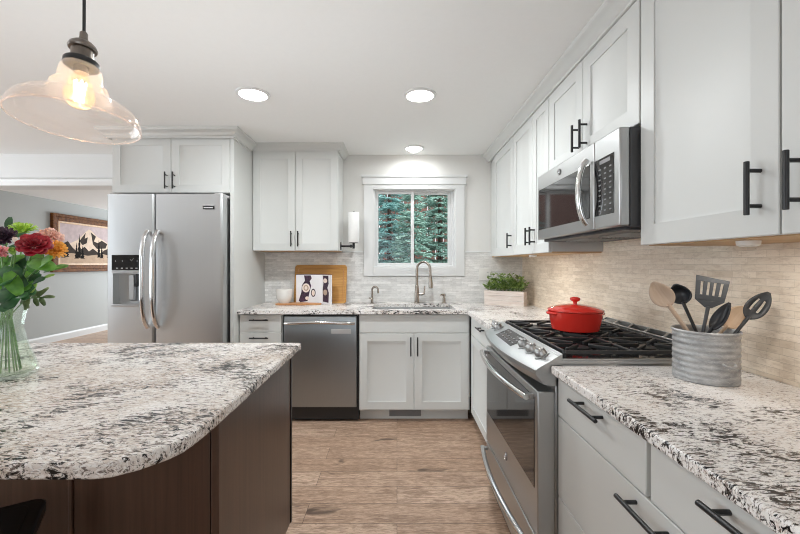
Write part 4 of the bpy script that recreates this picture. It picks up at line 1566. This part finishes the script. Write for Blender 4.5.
# ------------------------------------------------------------------ vase and bouquet
vc = Vector((-1.270, 1.235, CT))
t = thing('glass_vase', 'clear flared glass vase of flowers on the island top', 'vase', vc)
vp = [(.001, .003), (.070, .003), (.078, .010), (.0795, .022), (.072, .050), (.060, .085), (.050, .120), (.044, .155), (.043, .170), (.047, .200), (.057, .235)]
vi = [(.053, .235), (.0435, .200), (.0395, .170), (.0405, .155), (.0465, .120), (.056, .085), (.068, .050), (.074, .024), (.066, .014), (.001, .012)]
MB().lathe(vp + vi, 48).lathe([(.057, .235), (.055, .238), (.053, .235)], 48).build('glass', 'vase', t, smooth=60)
MB().lathe([(.001, .0125), (.0655, .0145), (.0733, .024), (.0673, .050), (.0553, .085), (.0500, .108), (.001, .108)], 40).build('water', 'water', t, smooth=60)


def petal(b, c, d, up, l, w, curl=.25, n=4):
    """one cupped petal starting at c, heading along d, its inner face towards up"""
    d, up = Vector(d).normalized(), Vector(up)
    s = d.cross(up).normalized()
    u = s.cross(d).normalized()
    vs, fs = [], []
    for i in range(n + 1):
        k = i / n
        ww = w * (math.sin(PI * (.12 + .76 * k)) ** .8)
        p = Vector(c) + d * l * k + u * l * curl * k * k
        for j in (-1, 0, 1):
            vs.append(p + s * ww * .5 * j + u * (abs(j) * ww * .12))
    for i in range(n):
        for j in range(2):
            a = i * 3 + j
            fs.append((a, a + 1, a + 4, a + 3))
    b.add(vs, fs)


def rot_to(axis):
    return Vector((0, 0, 1)).rotation_difference(Vector(axis).normalized()).to_matrix()


def stem_of(t, head, foot):
    h, f_ = Vector(head), Vector(foot)
    mid = Vector((f_.x * .35 + vc.x * .65, f_.y * .35 + vc.y * .65, CT + .19))
    k = [f_, f_.lerp(mid, .5), mid, mid.lerp(h, .5) + Vector((0, 0, .012)), h]
    MB().tube(k, .0022, 6).build('stem', 'stem', t)


def foot_pt(i):
    a = i * 2.4
    return (vc.x + .035 * math.cos(a), vc.y + .035 * math.sin(a), CT + .02)


def bloom(name, label, cat, pos, axis, kind, mat, r, i, leaves=()):
    random.seed(100 + i)
    t = thing(name, label, cat, (0, 0, 0), 0, 'flowers in the glass vase')
    b = MB()
    Rm = rot_to(axis)
    pos = Vector(pos)
    if kind == 'rose':
        rings = [(3, .10, .55, 78), (5, .22, .70, 68), (6, .38, .80, 55), (7, .55, .90, 38), (8, .70, .85, 18)]
        for ri, (cnt, rr, ll, el) in enumerate(rings):
            for k in range(cnt):
                a = 2 * PI * k / cnt + ri * .7
                e = R(el + random.uniform(-6, 6))
                d = Vector((math.cos(a) * math.cos(e), math.sin(a) * math.cos(e), math.sin(e)))
                base = Vector((math.cos(a) * r * rr * .45, math.sin(a) * r * rr * .45, -r * .35 + .0 * ri))
                petal(b, pos + Rm @ base, Rm @ d, Rm @ Vector((-math.cos(a) * math.sin(e), -math.sin(a) * math.sin(e), math.cos(e))), r * ll * 1.05, r * 1.15 * (.5 + .5 * rr), -.22, 5)
    elif kind == 'mum':
        for ri, (cnt, el, ll) in enumerate(((16, 5, 1.0), (16, 22, .95), (14, 40, .85), (10, 58, .7), (6, 78, .55))):
            for k in range(cnt):
                a = 2 * PI * k / cnt + ri * .2
                e = R(el + random.uniform(-8, 8))
                d = Vector((math.cos(a) * math.cos(e), math.sin(a) * math.cos(e), math.sin(e)))
                petal(b, pos, Rm @ d, Rm @ Vector((-math.cos(a) * math.sin(e), -math.sin(a) * math.sin(e), math.cos(e))), r * ll, r * .30, .18, 3)
    elif kind == 'carnation':
        for k in range(60):
            a = random.uniform(0, 2 * PI)
            e = R(random.uniform(0, 88))
            d = Vector((math.cos(a) * math.cos(e), math.sin(a) * math.cos(e), math.sin(e)))
            petal(b, pos + Rm @ (d * r * .25), Rm @ d, Rm @ Vector((random.uniform(-1, 1), random.uniform(-1, 1), .3)), r * random.uniform(.6, .8), r * .45, random.uniform(-.3, .3), 3)
    elif kind == 'bud':
        for ri, (cnt, el) in enumerate(((5, 70), (6, 55))):
            for k in range(cnt):
                a = 2 * PI * k / cnt + ri
                e = R(el)
                d = Vector((math.cos(a) * math.cos(e), math.sin(a) * math.cos(e), math.sin(e)))
                petal(b, pos, Rm @ d, Rm @ Vector((-math.cos(a) * math.sin(e), -math.sin(a) * math.sin(e), math.cos(e))), r * 1.5, r * .8, .3, 4)
    o = b.build('bloom', mat, t, smooth=80, recalc=False)
    md_ = o.modifiers.new('thick', 'SOLIDIFY')
    md_.thickness = .0008
    stem_of(t, pos - Rm @ Vector((0, 0, r * .3)), foot_pt(i))
    for (lp, ld_, lu, ll, lw, lm) in leaves:
        lb = MB()
        petal(lb, lp, ld_, lu, ll, lw, -.18, 6)
        lo = lb.build('leaf', lm, t, smooth=80, recalc=False)
        q_ = lo.modifiers.new('thick', 'SOLIDIFY')
        q_.thickness = .0006
    return t


V3 = Vector
bloom('rose', 'large open red rose at the front of the bouquet', 'flower', (-1.079, 1.130, 1.332), (.45, -.62, .65), 'rose', 'rose', .036, 0,
      [((-1.101, 1.140, 1.276), (.9, -.1, -.15), (.3, -.7, .6), .075, .045, 'leaf')])
bloom('yellow_daisy', 'orange-yellow flower right of the red rose', 'flower', (-1.080, 1.200, 1.314), (.75, -.45, .35), 'mum', 'orange', .032, 1,
      [((-1.105, 1.190, 1.245), (.9, -.1, .35), (.2, -.6, .7), .075, .026, 'leaf')])
bloom('carnation', 'pale pink carnation behind the red rose', 'flower', (-1.163, 1.270, 1.354), (.5, -.4, .75), 'carnation', 'pink', .040, 2)
bloom('chrysanthemum', 'lime green chrysanthemum at the top of the bouquet', 'flower', (-1.260, 1.280, 1.378), (.1, -.3, .95), 'mum', 'limepetal', .042, 3)
bloom('dahlia', 'dark plum flower left of the red rose', 'flower', (-1.241, 1.200, 1.352), (.35, -.75, .55), 'mum', 'plum', .038, 4)
bloom('carnation', 'rosy pink flower low at the left edge of the bouquet', 'flower', (-1.191, 1.140, 1.303), (.35, -.8, .4), 'carnation', 'hotpink', .026, 5,
      [((-1.195, 1.150, 1.258), (.8, -.2, -.45), (.4, -.8, .4), .095, .042, 'leaf_dark')])
bloom('rosebud', 'small cream bud just left of the red rose', 'flower', (-1.183, 1.180, 1.335), (.3, -.5, .8), 'bud', 'cream', .012, 6)
bloom('green_bud', 'pale green bud below the cream bud', 'flower', (-1.162, 1.150, 1.300), (.5, -.6, .5), 'bud', 'leaf_lime', .016, 7,
      [((-1.157, 1.130, 1.246), (.5, -.1, -.8), (.5, -.8, .2), .075, .040, 'leaf')])
# greenery sprigs
def sprig(label, tip, i, mat, lw, ll, cnt, name='leaf_sprig'):
    random.seed(200 + i)
    t = thing(name, label, 'foliage', (0, 0, 0), 0, 'greenery in the glass vase')
    f_ = V3(foot_pt(i))
    mid = V3((f_.x * .3 + vc.x * .7, f_.y * .3 + vc.y * .7, CT + .20))
    tip = V3(tip)
    P = [f_, f_.lerp(mid, .5), mid, mid.lerp(tip, .5) + V3((0, 0, .025)), tip]
    MB().tube(P, .0018, 6).build('stem', 'stem', t)
    b = MB()
    for k in range(cnt):
        s = .25 + .75 * (k + 1) / cnt
        p = P[2].lerp(P[3], min(1, s * 2)) if s < .5 else P[3].lerp(P[4], s * 2 - 1)
        d = (P[4] - P[3]).normalized()
        sd = d.cross(V3((.3, -.8, .5))).normalized() * (1 if k % 2 else -1)
        dd = d * random.uniform(.3, .8) + sd * random.uniform(.6, 1) + V3((random.uniform(-.3, .3),) * 3)
        if k == cnt - 1:
            dd = d
        petal(b, p, dd, V3((.3, -.7, .6)), ll * random.uniform(.75, 1.1), lw, -.15, 4)
    o = b.build('leaves', mat, t, smooth=80, recalc=False)
    q_ = o.modifiers.new('thick', 'SOLIDIFY')
    q_.thickness = .0006


sprig('sage green sprig drooping right of the vase rim', (-1.137, 1.220, 1.164), 8, 'leaf_sage', .014, .040, 9)
sprig('yellow-green slender leaf sprig below the orange-yellow flower', (-1.093, 1.170, 1.224), 9, 'leaf_lime', .015, .050, 5)
sprig('broad bright green leaves under the red rose', (-1.071, 1.140, 1.264), 10, 'leaf', .042, .062, 4)
sprig('dark green broad leaves at the lower left of the bouquet', (-1.151, 1.130, 1.211), 11, 'leaf_dark', .050, .075, 6)
sprig('dark green leafy sprig behind the plum flower', (-1.331, 1.300, 1.386), 12, 'leaf_dark', .022, .050, 10)
sprig('green leaf sprig spilling over the front of the vase rim', (-1.111, 1.120, 1.176), 13, 'leaf_dark', .030, .055, 7)
sprig('dark green leaves tucked low behind the red rose', (-1.185, 1.220, 1.276), 14, 'leaf_dark', .034, .055, 9)
sprig('deep green leaves bending out between rose and vase rim', (-1.111, 1.160, 1.212), 15, 'leaf_dark', .028, .050, 8)
sprig('mid green leaves rising at the far left of the bouquet', (-1.241, 1.200, 1.276), 16, 'leaf', .030, .055, 9)
